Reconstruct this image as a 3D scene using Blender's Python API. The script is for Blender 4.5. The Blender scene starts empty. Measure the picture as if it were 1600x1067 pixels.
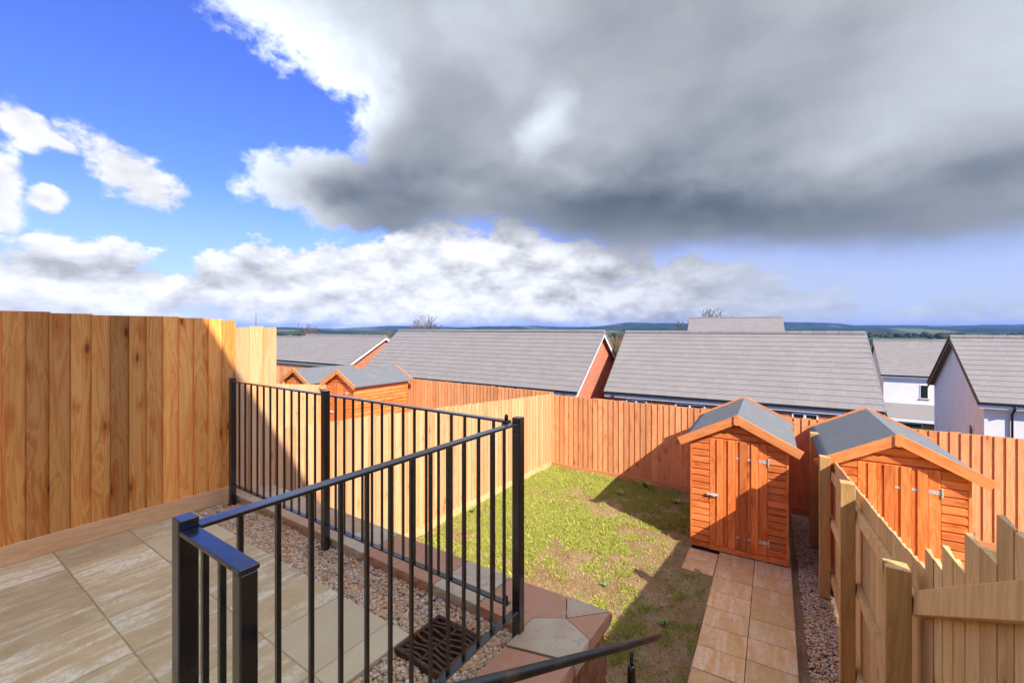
import bpy, bmesh, math, random
import numpy as np
from mathutils import Vector, Matrix
R_ = math.radians
random.seed(7)
rng = np.random.default_rng(11)
SC = bpy.context.scene
COL = SC.collection

# ------------------------------------------------------------------ camera
CAM_H = 1.76
YAW = math.atan(475 / 689.0)
cam_d = bpy.data.cameras.new('camera')
cam_d.sensor_width = 36.0
cam_d.lens = 36.0 * 689 / 1600
cam_d.shift_y = -(513 - 533.5) / 1600 * -1
cam_d.clip_start = 0.05
cam_d.clip_end = 40000
cam = bpy.data.objects.new('camera', cam_d)
COL.objects.link(cam)
cam.location = (0, 0, CAM_H)
cam.rotation_euler = (R_(90), 0, YAW)
SC.camera = cam

# ------------------------------------------------------------------ node helper
class S:
    """a socket (or constant) with arithmetic"""
    def __init__(self, t, s): self.t, self.s = t, s
    def _m(self, op, *a, clamp=False):
        n = self.t.nodes.new('ShaderNodeMath'); n.operation = op; n.use_clamp = clamp
        for i, v in enumerate((self,) + a):
            if isinstance(v, S): self.t.links.new(v.s, n.inputs[i])
            else: n.inputs[i].default_value = v
        return S(self.t, n.outputs[0])
    def __add__(self, o): return self._m('ADD', o)
    __radd__ = __add__
    def __sub__(self, o): return self._m('SUBTRACT', o)
    def __rsub__(self, o):
        n = self.t.nodes.new('ShaderNodeMath'); n.operation = 'SUBTRACT'; n.inputs[0].default_value = o; self.t.links.new(self.s, n.inputs[1]); return S(self.t, n.outputs[0])
    def __mul__(self, o): return self._m('MULTIPLY', o)
    __rmul__ = __mul__
    def __truediv__(self, o): return self._m('DIVIDE', o)
    def __pow__(self, o): return self._m('POWER', o)
    def mx(self, o): return self._m('MAXIMUM', o)
    def mn(self, o): return self._m('MINIMUM', o)
    def smax(self, o, k): return self._m('SMOOTH_MAX', o, k)
    def abs(self): return self._m('ABSOLUTE')
    def exp(self): return self._m('EXPONENT')
    def ss(self, a, b, c=0.0, d=1.0):
        n = self.t.nodes.new('ShaderNodeMapRange'); n.interpolation_type = 'SMOOTHSTEP'
        self.t.links.new(self.s, n.inputs[0])
        for i, v in enumerate((a, b, c, d)): n.inputs[i + 1].default_value = v
        return S(self.t, n.outputs[0])
    def lin(self, a, b, c=0.0, d=1.0):
        n = self.t.nodes.new('ShaderNodeMapRange'); n.clamp = True
        self.t.links.new(self.s, n.inputs[0])
        for i, v in enumerate((a, b, c, d)): n.inputs[i + 1].default_value = v
        return S(self.t, n.outputs[0])

class NT:
    def __init__(self, tree): self.t = tree
    def new(self, typ, **kw):
        n = self.t.nodes.new(typ)
        for k, v in kw.items(): setattr(n, k, v)
        return n
    def link(self, a, b): self.t.links.new(a.s if isinstance(a, S) else a, b)
    def vec(self, x, y, z):
        n = self.new('ShaderNodeCombineXYZ')
        for i, v in enumerate((x, y, z)):
            if isinstance(v, S): self.link(v, n.inputs[i])
            else: n.inputs[i].default_value = v
        return S(self.t, n.outputs[0])
    def sep(self, v):
        n = self.new('ShaderNodeSeparateXYZ'); self.link(v, n.inputs[0])
        return [S(self.t, n.outputs[i]) for i in range(3)]
    def vmul(self, v, c):
        n = self.new('ShaderNodeVectorMath', operation='MULTIPLY'); self.link(v, n.inputs[0])
        if isinstance(c, S): self.link(c, n.inputs[1])
        else: n.inputs[1].default_value = c
        return S(self.t, n.outputs[0])
    def vadd(self, v, c):
        n = self.new('ShaderNodeVectorMath', operation='ADD'); self.link(v, n.inputs[0])
        if isinstance(c, S): self.link(c, n.inputs[1])
        else: n.inputs[1].default_value = c
        return S(self.t, n.outputs[0])
    def dot(self, v, c):
        n = self.new('ShaderNodeVectorMath', operation='DOT_PRODUCT'); self.link(v, n.inputs[0]); n.inputs[1].default_value = c
        return S(self.t, n.outputs['Value'])
    def noise(self, v, scale, detail=4, rough=0.55, lac=2.0, dist=0.0, col=False):
        n = self.new('ShaderNodeTexNoise'); self.link(v, n.inputs['Vector'])
        n.inputs['Scale'].default_value = scale; n.inputs['Detail'].default_value = detail
        n.inputs['Roughness'].default_value = rough; n.inputs['Lacunarity'].default_value = lac
        n.inputs['Distortion'].default_value = dist
        return S(self.t, n.outputs['Color' if col else 0])
    def voro(self, v, scale, feature='F1', out='Distance', rnd=1.0):
        n = self.new('ShaderNodeTexVoronoi', feature=feature); self.link(v, n.inputs['Vector'])
        n.inputs['Scale'].default_value = scale; n.inputs['Randomness'].default_value = rnd
        return S(self.t, n.outputs[out])
    def mix(self, fac, a, b, blend='MIX'):
        n = self.new('ShaderNodeMix', data_type='RGBA', blend_type=blend, clamp_factor=True)
        for sock, v in ((n.inputs[0], fac), (n.inputs[6], a), (n.inputs[7], b)):
            if isinstance(v, S): self.link(v, sock)
            elif isinstance(v, (tuple, list)): sock.default_value = (*v[:3], 1)
            else: sock.default_value = v
        return S(self.t, n.outputs[2])
    def ramp(self, fac, stops, interp='LINEAR'):
        n = self.new('ShaderNodeValToRGB'); self.link(fac, n.inputs[0]); e = n.color_ramp.elements
        n.color_ramp.interpolation = interp
        while len(e) < len(stops): e.new(0.5)
        for el, (p, c) in zip(e, stops): el.position = p; el.color = (*c, 1)
        return S(self.t, n.outputs[0])
    def curve(self, v, pts, lo, hi):
        """piecewise linear function of v given points (x, y), y in lo..hi; x range from the points"""
        x0, x1 = pts[0][0], pts[-1][0]
        n = self.new('ShaderNodeValToRGB'); e = n.color_ramp.elements
        while len(e) < len(pts): e.new(0.5)
        for el, (x, y) in zip(e, pts):
            q = (y - lo) / (hi - lo); el.position = (x - x0) / (x1 - x0); el.color = (q, q, q, 1)
        self.link(v.lin(x0, x1), n.inputs[0])
        return self.sep(S(self.t, n.outputs[0]))[0] * (hi - lo) + lo

# ------------------------------------------------------------------ sun, sky with clouds
# light travels along SUN: fitted to the shadows of the fence and the shed
SUN = Vector((-1.136, 0.556, -1.0)).normalized()
sun_el = math.asin(-SUN.z)
sun_az = math.atan2(-SUN.x, -SUN.y)          # clockwise from +Y
sd = bpy.data.lights.new('sun', 'SUN'); sd.energy = 3.6; sd.angle = R_(0.53); sd.color = (1.0, 0.93, 0.82)
so = bpy.data.objects.new('sun', sd); COL.objects.link(so)
so.rotation_euler = SUN.to_track_quat('-Z', 'Y').to_euler()

W = bpy.data.worlds.new('World'); SC.world = W; W.use_nodes = True
EXPO = 1.0
def build_sky():
    t = W.node_tree; t.nodes.clear(); n = NT(t)
    out = n.new('ShaderNodeOutputWorld'); bg = n.new('ShaderNodeBackground')
    sky = n.new('ShaderNodeTexSky', sky_type='NISHITA', sun_disc=False)
    sky.sun_elevation = sun_el; sky.sun_rotation = sun_az
    sky.air_density = 1.0; sky.dust_density = 0.4; sky.ozone_density = 2.0; sky.altitude = 100
    tc = n.new('ShaderNodeTexCoord'); d = S(t, tc.outputs['Generated'])
    # azimuth a (degrees, from the heading down the valley) and elevation e (degrees)
    hx, hy = -math.sin(YAW), math.cos(YAW)
    dx, dy, dz = n.sep(d)
    fwd = dx * hx + dy * hy
    rgt = dx * hy - dy * hx
    a = rgt._m('ARCTAN2', fwd) * (180 / math.pi)
    e = dz._m('ARCSINE') * (180 / math.pi)
    def P(px, py):
        u = (px - 800) / 689; v = (513 - py) / 689
        return math.degrees(math.atan(u)), math.degrees(math.atan(v / math.sqrt(1 + u * u)))
    # four noises in direction space do all the shaping
    w1 = n.noise(n.vmul(d, (1, 1, 1.2)), 3.0, 4, 0.55)                                  # broad billows
    w2 = n.noise(n.vadd(n.vmul(d, (1, 1, 1.35)), (3.1, 1.7, 0.4)), 10.0, 6, 0.64)       # cauliflower
    st = n.noise(n.vadd(n.vmul(d, (1, 1, 2.4)), (0.3, 4.0, 9.0)), 2.4, 3, 0.5)          # drawn-out sheets
    b1 = n.noise(n.vadd(n.vmul(d, (1, 1, 1.9)), (4.4, 0.0, 1.0)), 9.0, 6, 0.64)         # bank
    up = n.noise(n.vadd(n.vmul(d, (1, 1, 1.9)), (4.4, 0.0, 1.06)), 9.0, 3, 0.55)        # the bank a little higher: gives its light from above
    aw = a + (w1 - 0.5) * 15.0 + (w2 - 0.5) * 5.0
    ew = e + (st - 0.5) * 13.0 + (w2 - 0.5) * 3.5
    pa = n.vec(a, e, 0.0); pw = n.vec(aw, ew, 0.0)
    def ell(px, py, rx, ry, rot=0.0, warped=False):
        ca, ce = P(px, py)
        mp = n.new('ShaderNodeMapping', vector_type='TEXTURE'); n.link(pw if warped else pa, mp.inputs['Vector'])
        mp.inputs['Location'].default_value = (ca, ce, 0); mp.inputs['Rotation'].default_value = (0, 0, R_(rot)); mp.inputs['Scale'].default_value = (rx, ry, 1)
        ln = n.new('ShaderNodeVectorMath', operation='LENGTH'); n.link(mp.outputs[0], ln.inputs[0])
        return 1.0 - S(t, ln.outputs['Value'])           # 1 in the centre, 0 on the rim
    n1, n2 = w1 - 0.5, w2 - 0.5
    sunward = n.dot(d, tuple(-SUN)).ss(-0.1, 0.95)        # clouds lifted towards the sun, strengthened to raise fill light
    # --- the great dark cloud
    pts = [(-180, 60), (-80, 60), (-55, 22), (-24, 14)]
    for px, py in [(560, 330), (640, 350), (760, 340), (860, 352), (960, 378), (1080, 376), (1220, 385), (1400, 374), (1600, 354)]:
        pts.append(P(px, py))
    pts += [(70, 14), (120, 30), (180, 60)]
    base = n.curve(a, pts, 0.0, 60.0)
    under = (e - base) * (1 / 8.0) + 0.28                        # >0 above the cloud base
    x0, y0 = P(325, 0); x1, y1 = P(565, 190)
    lx, ly = x1 - x0, y1 - y0; ll = math.hypot(lx, ly)
    left = ((a - x0) * (-ly / ll) + (e - y0) * (lx / ll)) * (1 / 8.0)   # >0 right of the upper left flank
    body = under.mn(left.mx((a - P(590, 0)[0]) * (1 / 6.0)))
    lobe = ell(548, 302, 10.5, 4.8, -6) * 1.2
    dens = body.smax(lobe, 0.5).smax(ell(630, 225, 7.0, 7.0), 0.4)
    dens = dens - a.abs().ss(70, 125) * ((0.60 - w1) * 7.0)       # behind us the sheet breaks up
    flank = a.ss(P(720, 0)[0], P(540, 0)[0])              # crisp on the sunlit flank, soft along the base
    edge = dens + n1 * (0.5 + flank * 0.5) + n2 * (0.35 + flank * 1.3)
    m1 = edge.ss(-0.05, 0.34) * flank + edge.ss(-0.18, 0.45) * (1.0 - flank)
    # its tone
    g = 0.315 + (st - 0.5) * 0.50 + n1 * 0.20 + n2 * 0.12 + e.lin(13, 60) * 0.22  # last term brightens the unseen sheet overhead, put in for more fill
    def bmp(px, py, rx, ry, rot, amp): return ell(px, py, rx, ry, rot, True).ss(-0.1, 1.0, 0.0, amp)
    g = g + bmp(852, 188, 6.0, 3.8, 60, 0.30) + bmp(900, 215, 17, 7, 15, 0.13)
    g = g + bmp(1490, 130, 26, 7, 22, 0.12) + bmp(500, 90, 15, 14, -40, 0.24)
    g = g - bmp(1000, 335, 25, 5.5, -3, 0.13) - bmp(600, 318, 13, 5, 4, 0.11) - bmp(1330, 310, 22, 6, 2, 0.07) - bmp(700, 100, 14, 6, -15, 0.07)
    rim = 1.0 - (dens * 0.8 + n2 * 1.0 + n1 * 0.5).ss(-0.1, 0.95)
    lit = (a + e * -0.55).ss(P(620, 0)[0] - 8, P(470, 0)[0] - 8)
    g = g + rim * lit * 0.48
    g = g.mx(0.135) * (1.0 + sunward * 1.7)
    ctint = n.mix(g.ss(0.12, 0.42), (0.76, 0.93, 1.22), (0.90, 0.975, 1.10))
    # --- low cumulus bank along the horizon
    top = n.curve(a, [(-180, 10), P(-60, 372), P(60, 374), P(170, 372), P(250, 395), P(285, 432), P(330, 392), P(430, 386), P(560, 366), P(690, 325), P(800, 345), P(1000, 382), P(1130, 402), P(1250, 442), P(1500, 472), (60, 3.0), (180, 10)], 0.0, 20.0)
    nb = b1 - 0.5
    bank = (top - e) * (1 / 4.2) + nb * 2.7
    m2 = bank.ss(0.0, 0.30) * a.ss(P(1400, 0)[0], P(1050, 0)[0], 0.55, 1.0)
    gaps = (b1 + n2 * 0.25 - e.lin(0.5, 3.0, 0.05, -0.12)).ss(0.36, 0.52)
    m2 = m2 * (0.25 + 0.75 * gaps)
    relief = (b1 - up) * 1.15
    g2 = (0.78 + relief + nb * 0.25).mx(0.46).mn(0.98)
    g2 = g2 - a.ss(P(720, 0)[0], P(1150, 0)[0]) * 0.24
    g2 = g2 * (1.0 + sunward * 0.8)
    # --- the cumulus on the left
    c = ell(195, 268, 7.2, 3.7, -26).mx(ell(36, 192, 3.2, 2.0, -40)).mx(ell(100, 228, 3.6, 1.2, -20) * 0.8).mx(ell(74, 310, 2.0, 1.4, 15) * 0.8).mx(ell(-14, 310, 2.4, 5.4)).mx(ell(90, 92, 1.6, .7, -30) * 0.2)
    cd = c * 1.5 + n2 * 2.7 + nb * 0.9 - 0.32
    m3 = cd.ss(0.05, 0.60)
    g3 = (0.78 + n2 * 0.6 + relief * 0.6 - cd.ss(0.7, 1.6) * 0.12).mx(0.45).mn(0.98)
    # --- compose; tones are what the picture shows, K takes them back to radiance, lifted for fill
    STR = 0.12
    K = 1.22 / (STR * 2 ** EXPO)
    blue = n.mix(1.0, S(t, sky.outputs[0]), (0.41, 0.52, 1.16), 'MULTIPLY')
    blue = n.mix(e.lin(-1.0, 15.0, 0.72, 0.0), blue, (0.50 * K, 0.59 * K, 0.80 * K))
    def grey(gv, tint):
        sc = n.new('ShaderNodeVectorMath', operation='SCALE'); n.link(gv, sc.inputs['Scale'])
        if isinstance(tint, S): n.link(n.vmul(tint, (K, K, K)), sc.inputs[0])
        else: sc.inputs[0].default_value = tuple(x * K for x in tint)
        return S(t, sc.outputs[0])
    col = n.mix(m3, blue, grey(g3, (0.97, 0.985, 1.04)))
    col = n.mix(m2, col, grey(g2, (0.95, 0.98, 1.06)))
    col = n.mix(m1, col, grey(g, ctint))
    # rain veil hanging under the base, on the right
    veil = e.ss(-4, 5) * a.ss(P(900, 0)[0], P(1200, 0)[0]) * (1.0 - a.ss(60, 90)) * (0.25 + st)
    veil = veil * (1.0 - m1)
    col = n.mix(veil * 0.8, col, (0.46 * K, 0.50 * K, 0.57 * K))
    n.link(col, bg.inputs[0]); bg.inputs[1].default_value = STR
    n.link(bg.outputs[0], out.inputs[0])
    W.cycles.sampling_method = 'MANUAL'; W.cycles.sample_map_resolution = 256
build_sky()

SC.view_settings.view_transform = 'Standard'
SC.view_settings.look = 'None'
SC.view_settings.gamma = 1.0
SC.view_settings.use_curve_mapping = False
SC.view_settings.exposure = EXPO
SC.cycles.use_denoising = True
SC.cycles.use_adaptive_sampling = True
SC.cycles.adaptive_threshold = 0.012
SC.cycles.adaptive_min_samples = 12
SC.cycles.max_bounces = 6
SC.cycles.diffuse_bounces = 3
SC.cycles.volume_bounces = 0

# ------------------------------------------------------------------ materials
M = {}
def mat(name):
    m = bpy.data.materials.new(name); m.use_nodes = True; t = m.node_tree
    n = NT(t); b = t.nodes['Principled BSDF']; M[name] = m
    return m, n, b
def obj_coord(n, jitter=True):
    tc = n.new('ShaderNodeTexCoord'); v = S(n.t, tc.outputs['Object'])
    oi = n.new('ShaderNodeObjectInfo'); r = S(n.t, oi.outputs['Random'])
    if jitter: v = n.vadd(v, n.vec(r * 37.0, r * 91.0, r * 53.0))
    return v, r
def bump(n, b, h, strength=0.3, dist=0.01):
    bn = n.new('ShaderNodeBump'); bn.inputs['Strength'].default_value = strength; bn.inputs['Distance'].default_value = dist
    n.link(h, bn.inputs['Height']); n.link(bn.outputs[0], b.inputs['Normal'])
def setv(b, **k):
    for kk, v in k.items():
        b.inputs[kk.replace('_', ' ')].default_value = v
def wood(name, light, dark, knot, var=0.5, rough=0.62, knots=1.0, spec=0.25):
    m, n, b = mat(name); v, r = obj_coord(n)
    g1 = n.noise(n.vmul(v, (38, 38, 1.3)), 1.0, 5, 0.6, dist=0.4)          # fine grain along z
    g2 = n.noise(n.vmul(v, (7, 7, 0.7)), 1.0, 3, 0.5, dist=1.2)            # growth rings
    ring = (g2 * 9.0)._m('FRACT')
    ring = ring.ss(0.0, 0.75) * ring.ss(1.0, 0.86)
    kd = n.voro(n.vmul(v, (7.5, 7.5, 2.6)), 1.0)
    kk = n.voro(n.vmul(v, (7.5, 7.5, 2.6)), 1.0, out='Color')
    pick = n.sep(kk)[0].ss(0.42, 0.44)
    kn = kd.ss(0.16, 0.05) * pick * knots
    halo = kd.ss(0.42, 0.12) * pick * knots
    f = g1 * 0.45 + ring * 0.30 + (g2 - 0.5) * 0.7
    f = f + halo * 0.30
    base = n.mix(f.ss(0.17, 0.82), light, dark)
    base = n.mix(kn * 0.85, base, knot)
    # each board its own tone
    tone = (r - 0.5) * var + 1.0
    hue = n.noise(n.vec(r * 77.0, 0.0, 0.0), 3.0, 0)
    base = n.mix(1.0, base, n.vec(tone, tone * (0.90 + hue * 0.2), tone * (0.82 + hue * 0.3)), 'MULTIPLY')
    patch = n.noise(n.vmul(v, (3, 3, 1.2)), 1.0, 3, 0.6)
    base = n.mix(patch.ss(0.5, 0.8) * 0.25, base, dark)
    n.link(base, b.inputs['Base Color']); setv(b, Roughness=rough, Specular_IOR_Level=spec)
    bump(n, b, g1 + ring * 0.4 - kn * 0.5, 0.25, 0.004)
    return m
wood('fence_wood', (0.92, 0.42, 0.11), (0.70, 0.21, 0.033), (0.17, 0.05, 0.014), 0.95, knots=1.0)
wood('fence_wood_pale', (0.79, 0.465, 0.24), (0.68, 0.35, 0.145), (0.30, 0.13, 0.045), 0.32, knots=0.7)
wood('fence_wood_orange', (0.80, 0.375, 0.175), (0.66, 0.235, 0.085), (0.2, 0.07, 0.03), 0.32, knots=0.8)
wood('post_wood', (0.64, 0.395, 0.16), (0.46, 0.26, 0.09), (0.12, 0.055, 0.02), 0.2, knots=1.0)
wood('back_wood', (0.76, 0.49, 0.225), (0.60, 0.35, 0.135), (0.14, 0.065, 0.025), 0.3, knots=1.0)
wood('shed_wood', (0.90, 0.285, 0.088), (0.64, 0.135, 0.028), (0.22, 0.05, 0.012), 0.50, knots=0.8, rough=0.5)
wood('shed_trim', (0.86, 0.34, 0.12), (0.70, 0.21, 0.06), (0.26, 0.06, 0.02), 0.14, knots=0.6, rough=0.5)

def simple(name, col, rough=0.5, metal=0.0, spec=0.5, nscale=0, namp=0.0, bmp=0.0, bdist=0.003, rndamp=0.0):
    m, n, b = mat(name); v, r = obj_coord(n)
    c = None
    if nscale:
        q = n.noise(v, nscale, 5, 0.6)
        lo = tuple(x * (1 - namp) for x in col); hi = tuple(min(1, x * (1 + namp)) for x in col)
        c = n.mix(q.ss(0.25, 0.75), lo, hi)
        if bmp: bump(n, b, q, bmp, bdist)
    else:
        c = n.mix(0.0, col, col)
    if rndamp:
        tn = (r - 0.5) * rndamp + 1.0
        c = n.mix(1.0, c, n.vec(tn, tn, tn), 'MULTIPLY')
    n.link(c, b.inputs['Base Color'])
    setv(b, Roughness=rough, Metallic=metal, Specular_IOR_Level=spec)
    return m
def black_metal():
    m, n, b = mat('black_metal'); v, r = obj_coord(n)
    q = n.noise(v, 60, 4, 0.6); s = n.noise(n.vmul(v, (9, 9, 9)), 1.0, 4, 0.6)
    n.link(n.mix(s.ss(0.62, 0.8) * 0.25, (0.011, 0.011, 0.012), (0.06, 0.05, 0.04)), b.inputs['Base Color'])
    n.link(0.16 + q * 0.12 + s.ss(0.55, 0.8) * 0.2, b.inputs['Roughness']); setv(b, Specular_IOR_Level=0.6, IOR=1.5)
    b.inputs['Coat Weight'].default_value = 0.5; b.inputs['Coat Roughness'].default_value = 0.12
    bump(n, b, q, 0.06, 0.001)
black_metal()
def hand_metal():
    m, n, b = mat('handrail_metal'); v, r = obj_coord(n)
    s = n.noise(n.vmul(v, (14, 3, 14)), 1.0, 5, 0.65)
    n.link(n.mix(s.ss(0.5, 0.75), (0.016, 0.015, 0.014), (0.10, 0.06, 0.03)), b.inputs['Base Color'])
    n.link(0.25 + s * 0.25, b.inputs['Roughness']); setv(b, Specular_IOR_Level=0.6)
hand_metal()
simple('white_upvc', (0.86, 0.86, 0.84), 0.35, nscale=3, namp=0.04)
simple('gutter_black', (0.018, 0.018, 0.02), 0.35)
simple('render_white', (0.86, 0.82, 0.77), 0.9, nscale=2.2, namp=0.05, bmp=0.15)
simple('galvanised', (0.72, 0.73, 0.74), 0.4, metal=0.35, nscale=40, namp=0.3)
simple('dark_pit', (0.02, 0.016, 0.012), 0.95)
simple('bedding', (0.42, 0.33, 0.21), 0.95, nscale=30, namp=0.3)
simple('ridge_tile', (0.24, 0.22, 0.20), 0.8, nscale=25, namp=0.2, rndamp=0.15)
simple('sill_stone', (0.45, 0.2, 0.12), 0.8, nscale=10, namp=0.2)
def tile_mat(name, base):
    m, n, b = mat(name)
    tc = n.new('ShaderNodeTexCoord'); gm = n.new('ShaderNodeNewGeometry')
    oi = n.new('ShaderNodeObjectInfo')
    pos = S(n.t, gm.outputs['Position'])
    ri = S(n.t, gm.outputs['Random Per Island']); ro = S(n.t, oi.outputs['Random'])
    rr = (ri * 7.31 + ro * 3.77)._m('FRACT')
    q = n.noise(pos, 22, 5, 0.6); s = n.noise(pos, 1.1, 4, 0.6)
    tn = 0.94 + rr * 0.08 + (q - 0.5) * 0.25 + (s - 0.5) * 0.25
    n.link(n.mix(1.0, base, n.vec(tn, tn, tn), 'MULTIPLY'), b.inputs['Base Color'])
    setv(b, Roughness=0.75, Specular_IOR_Level=0.3)
    bump(n, b, q, 0.15, 0.003)
tile_mat('roof_tile', (0.262, 0.236, 0.21))
def felt():
    m, n, b = mat('roof_felt'); v, r = obj_coord(n)
    q = n.noise(v, 150, 4, 0.75); s = n.noise(v, 5, 5, 0.6)
    c = n.mix(q.ss(0.35, 0.65), (0.075, 0.078, 0.082), (0.27, 0.275, 0.28))
    c = n.mix(s.ss(0.55, 0.75) * 0.22, c, (0.34, 0.34, 0.33))
    n.link(c, b.inputs['Base Color']); setv(b, Roughness=0.95, Specular_IOR_Level=0.15)
    bump(n, b, q * 0.4 + s, 0.5, 0.006)
felt()
def brick():
    m, n, b = mat('brick'); tc = n.new('ShaderNodeTexCoord'); p = S(n.t, tc.outputs['Object'])
    gm = n.new('ShaderNodeNewGeometry'); x, y, z = n.sep(p)
    nx, ny, nz = n.sep(S(n.t, tc.outputs['Normal']))
    side = nx.abs().ss(0.4, 0.6)
    u = x * (1.0 - side) + y * side
    br = n.new('ShaderNodeTexBrick'); n.link(n.vec(u, z, 0.0), br.inputs['Vector'])
    br.inputs['Scale'].default_value = 1.0; br.inputs['Brick Width'].default_value = 0.225; br.inputs['Row Height'].default_value = 0.075
    br.inputs['Mortar Size'].default_value = 0.006; br.inputs['Mortar Smooth'].default_value = 0.2
    br.inputs['Color1'].default_value = (0.62, 0.21, 0.105, 1); br.inputs['Color2'].default_value = (0.50, 0.145, 0.07, 1); br.inputs['Mortar'].default_value = (0.40, 0.27, 0.20, 1)
    q = n.noise(p, 14, 5, 0.6)
    c = n.mix(q.ss(0.3, 0.8) * 0.35, S(n.t, br.outputs[0]), (0.55, 0.19, 0.10))
    n.link(c, b.inputs['Base Color']); setv(b, Roughness=0.9)
    bump(n, b, (1.0 - S(n.t, br.outputs[1])) + q * 0.3, 0.4, 0.006)
brick()
def glass():
    m, n, b = mat('window_glass')
    setv(b, Roughness=0.04, Specular_IOR_Level=0.8); b.inputs['Base Color'].default_value = (0.02, 0.024, 0.026, 1)
glass()
def slab_mat(name, c1, c2, pale, streak, orange=None):
    m, n, b = mat(name); v, r = obj_coord(n)
    q = n.noise(v, 7, 6, 0.62, dist=0.5); fine = n.noise(v, 90, 4, 0.7)
    st = n.noise(n.vmul(v, (10, 1.3, 1)), 1.0, 5, 0.62, dist=0.9)          # drawn out along y
    blot = n.noise(v, 3.0, 4, 0.6, dist=0.6)
    c = n.mix(q.ss(0.3, 0.75), c1, c2)
    if orange: c = n.mix((blot + (r - 0.5) * 0.5).ss(0.5, 0.72) * 0.7, c, orange)
    pf = (st + (r - 0.5) * 0.12 + (blot - 0.5) * 0.5).ss(0.43, 0.66) * n.noise(v, 34, 4, 0.7).ss(0.28, 0.58) * streak
    c = n.mix(pf, c, pale)
    c = n.mix(fine.ss(0.35, 0.8) * 0.18, c, tuple(x * 0.55 for x in c1))
    tn = (r - 0.5) * 0.22 + 1.0
    c = n.mix(1.0, c, n.vec(tn, tn, tn), 'MULTIPLY')
    n.link(c, b.inputs['Base Color']); setv(b, Roughness=0.82, Specular_IOR_Level=0.3)
    bump(n, b, st * 0.5 + fine * 0.3 + q * 0.4, 0.35, 0.004)
slab_mat('patio_slab', (0.58, 0.42, 0.235), (0.70, 0.53, 0.32), (0.90, 0.82, 0.66), 0.85)
slab_mat('patio_slab_plain', (0.66, 0.53, 0.34), (0.71, 0.57, 0.37), (0.76, 0.64, 0.45), 0.3)
slab_mat('path_slab', (0.64, 0.36, 0.15), (0.72, 0.46, 0.22), (0.88, 0.76, 0.58), 0.45, orange=(0.66, 0.29, 0.09))
def coping_mat():
    m, n, b = mat('coping_stone'); v, r = obj_coord(n)
    q = n.noise(v, 5, 6, 0.65, dist=0.5); fine = n.noise(v, 110, 4, 0.7); bl = n.noise(v, 16, 5, 0.65)
    hue = (q * 0.9 + (r - 0.5) * 0.75)
    c = n.ramp(hue, [(0.05, (0.60, 0.50, 0.37)), (0.3, (0.52, 0.39, 0.27)), (0.5, (0.52, 0.31, 0.20)), (0.72, (0.53, 0.25, 0.15)), (0.95, (0.48, 0.28, 0.18))])
    c = n.mix(bl.ss(0.55, 0.75) * 0.5, c, (0.22, 0.15, 0.125))
    c = n.mix(bl.ss(0.42, 0.30) * 0.35, c, (0.55, 0.43, 0.33))
    c = n.mix(fine.ss(0.4, 0.8) * 0.25, c, (0.14, 0.09, 0.07))
    n.link(c, b.inputs['Base Color']); setv(b, Roughness=0.85, Specular_IOR_Level=0.25)
    bump(n, b, fine * 0.4 + bl, 0.4, 0.005)
coping_mat()
def wall_block():
    m, n, b = mat('rock_face'); v, r = obj_coord(n)
    q = n.noise(v, 9, 7, 0.68); c = n.ramp(q, [(0.25, (0.13, 0.055, 0.03)), (0.5, (0.30, 0.13, 0.07)), (0.75, (0.42, 0.25, 0.16))])
    n.link(c, b.inputs['Base Color']); setv(b, Roughness=0.9); bump(n, b, q, 1.0, 0.03)
wall_block()
def island_mat(name, stops, rough=0.6, spec=0.4, bright=None, interp='LINEAR'):
    m, n, b = mat(name); gm = n.new('ShaderNodeNewGeometry')
    ri = S(n.t, gm.outputs['Random Per Island'])
    c = n.ramp(ri, stops, interp)
    pos = S(n.t, gm.outputs['Position'])
    if bright:
        q = n.noise(pos, bright[0], 4, 0.6); c = n.mix(q.ss(0.3, 0.7) * bright[1], c, bright[2])
    n.link(c, b.inputs['Base Color']); setv(b, Roughness=rough, Specular_IOR_Level=spec)
    return m, n, b
island_mat('pebbles', [(0.0, (0.70, 0.38, 0.16)), (0.14, (0.78, 0.56, 0.34)), (0.3, (0.62, 0.25, 0.085)), (0.42, (0.82, 0.73, 0.60)), (0.56, (0.42, 0.21, 0.10)), (0.68, (0.72, 0.46, 0.25)), (0.8, (0.34, 0.32, 0.31)), (0.9, (0.85, 0.79, 0.70)), (1.0, (0.60, 0.32, 0.16))], 0.5, bright=(120, 0.2, (0.4, 0.27, 0.17)))
gm_, gn_, gb_ = island_mat('grass_blades', [(0.0, (0.20, 0.25, 0.03)), (0.25, (0.33, 0.39, 0.045)), (0.55, (0.46, 0.50, 0.075)), (0.8, (0.58, 0.56, 0.14)), (1.0, (0.66, 0.55, 0.26))], 0.5, 0.3)
gb_.inputs['Subsurface Weight'].default_value = 0.0
island_mat('weed_leaf', [(0.0, (0.11, 0.19, 0.035)), (1.0, (0.20, 0.29, 0.07))], 0.45, 0.4)
island_mat('clods', [(0.0, (0.25, 0.115, 0.06)), (0.5, (0.36, 0.18, 0.10)), (0.85, (0.42, 0.25, 0.15)), (1.0, (0.5, 0.40, 0.30))], 0.95, 0.1)
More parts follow.
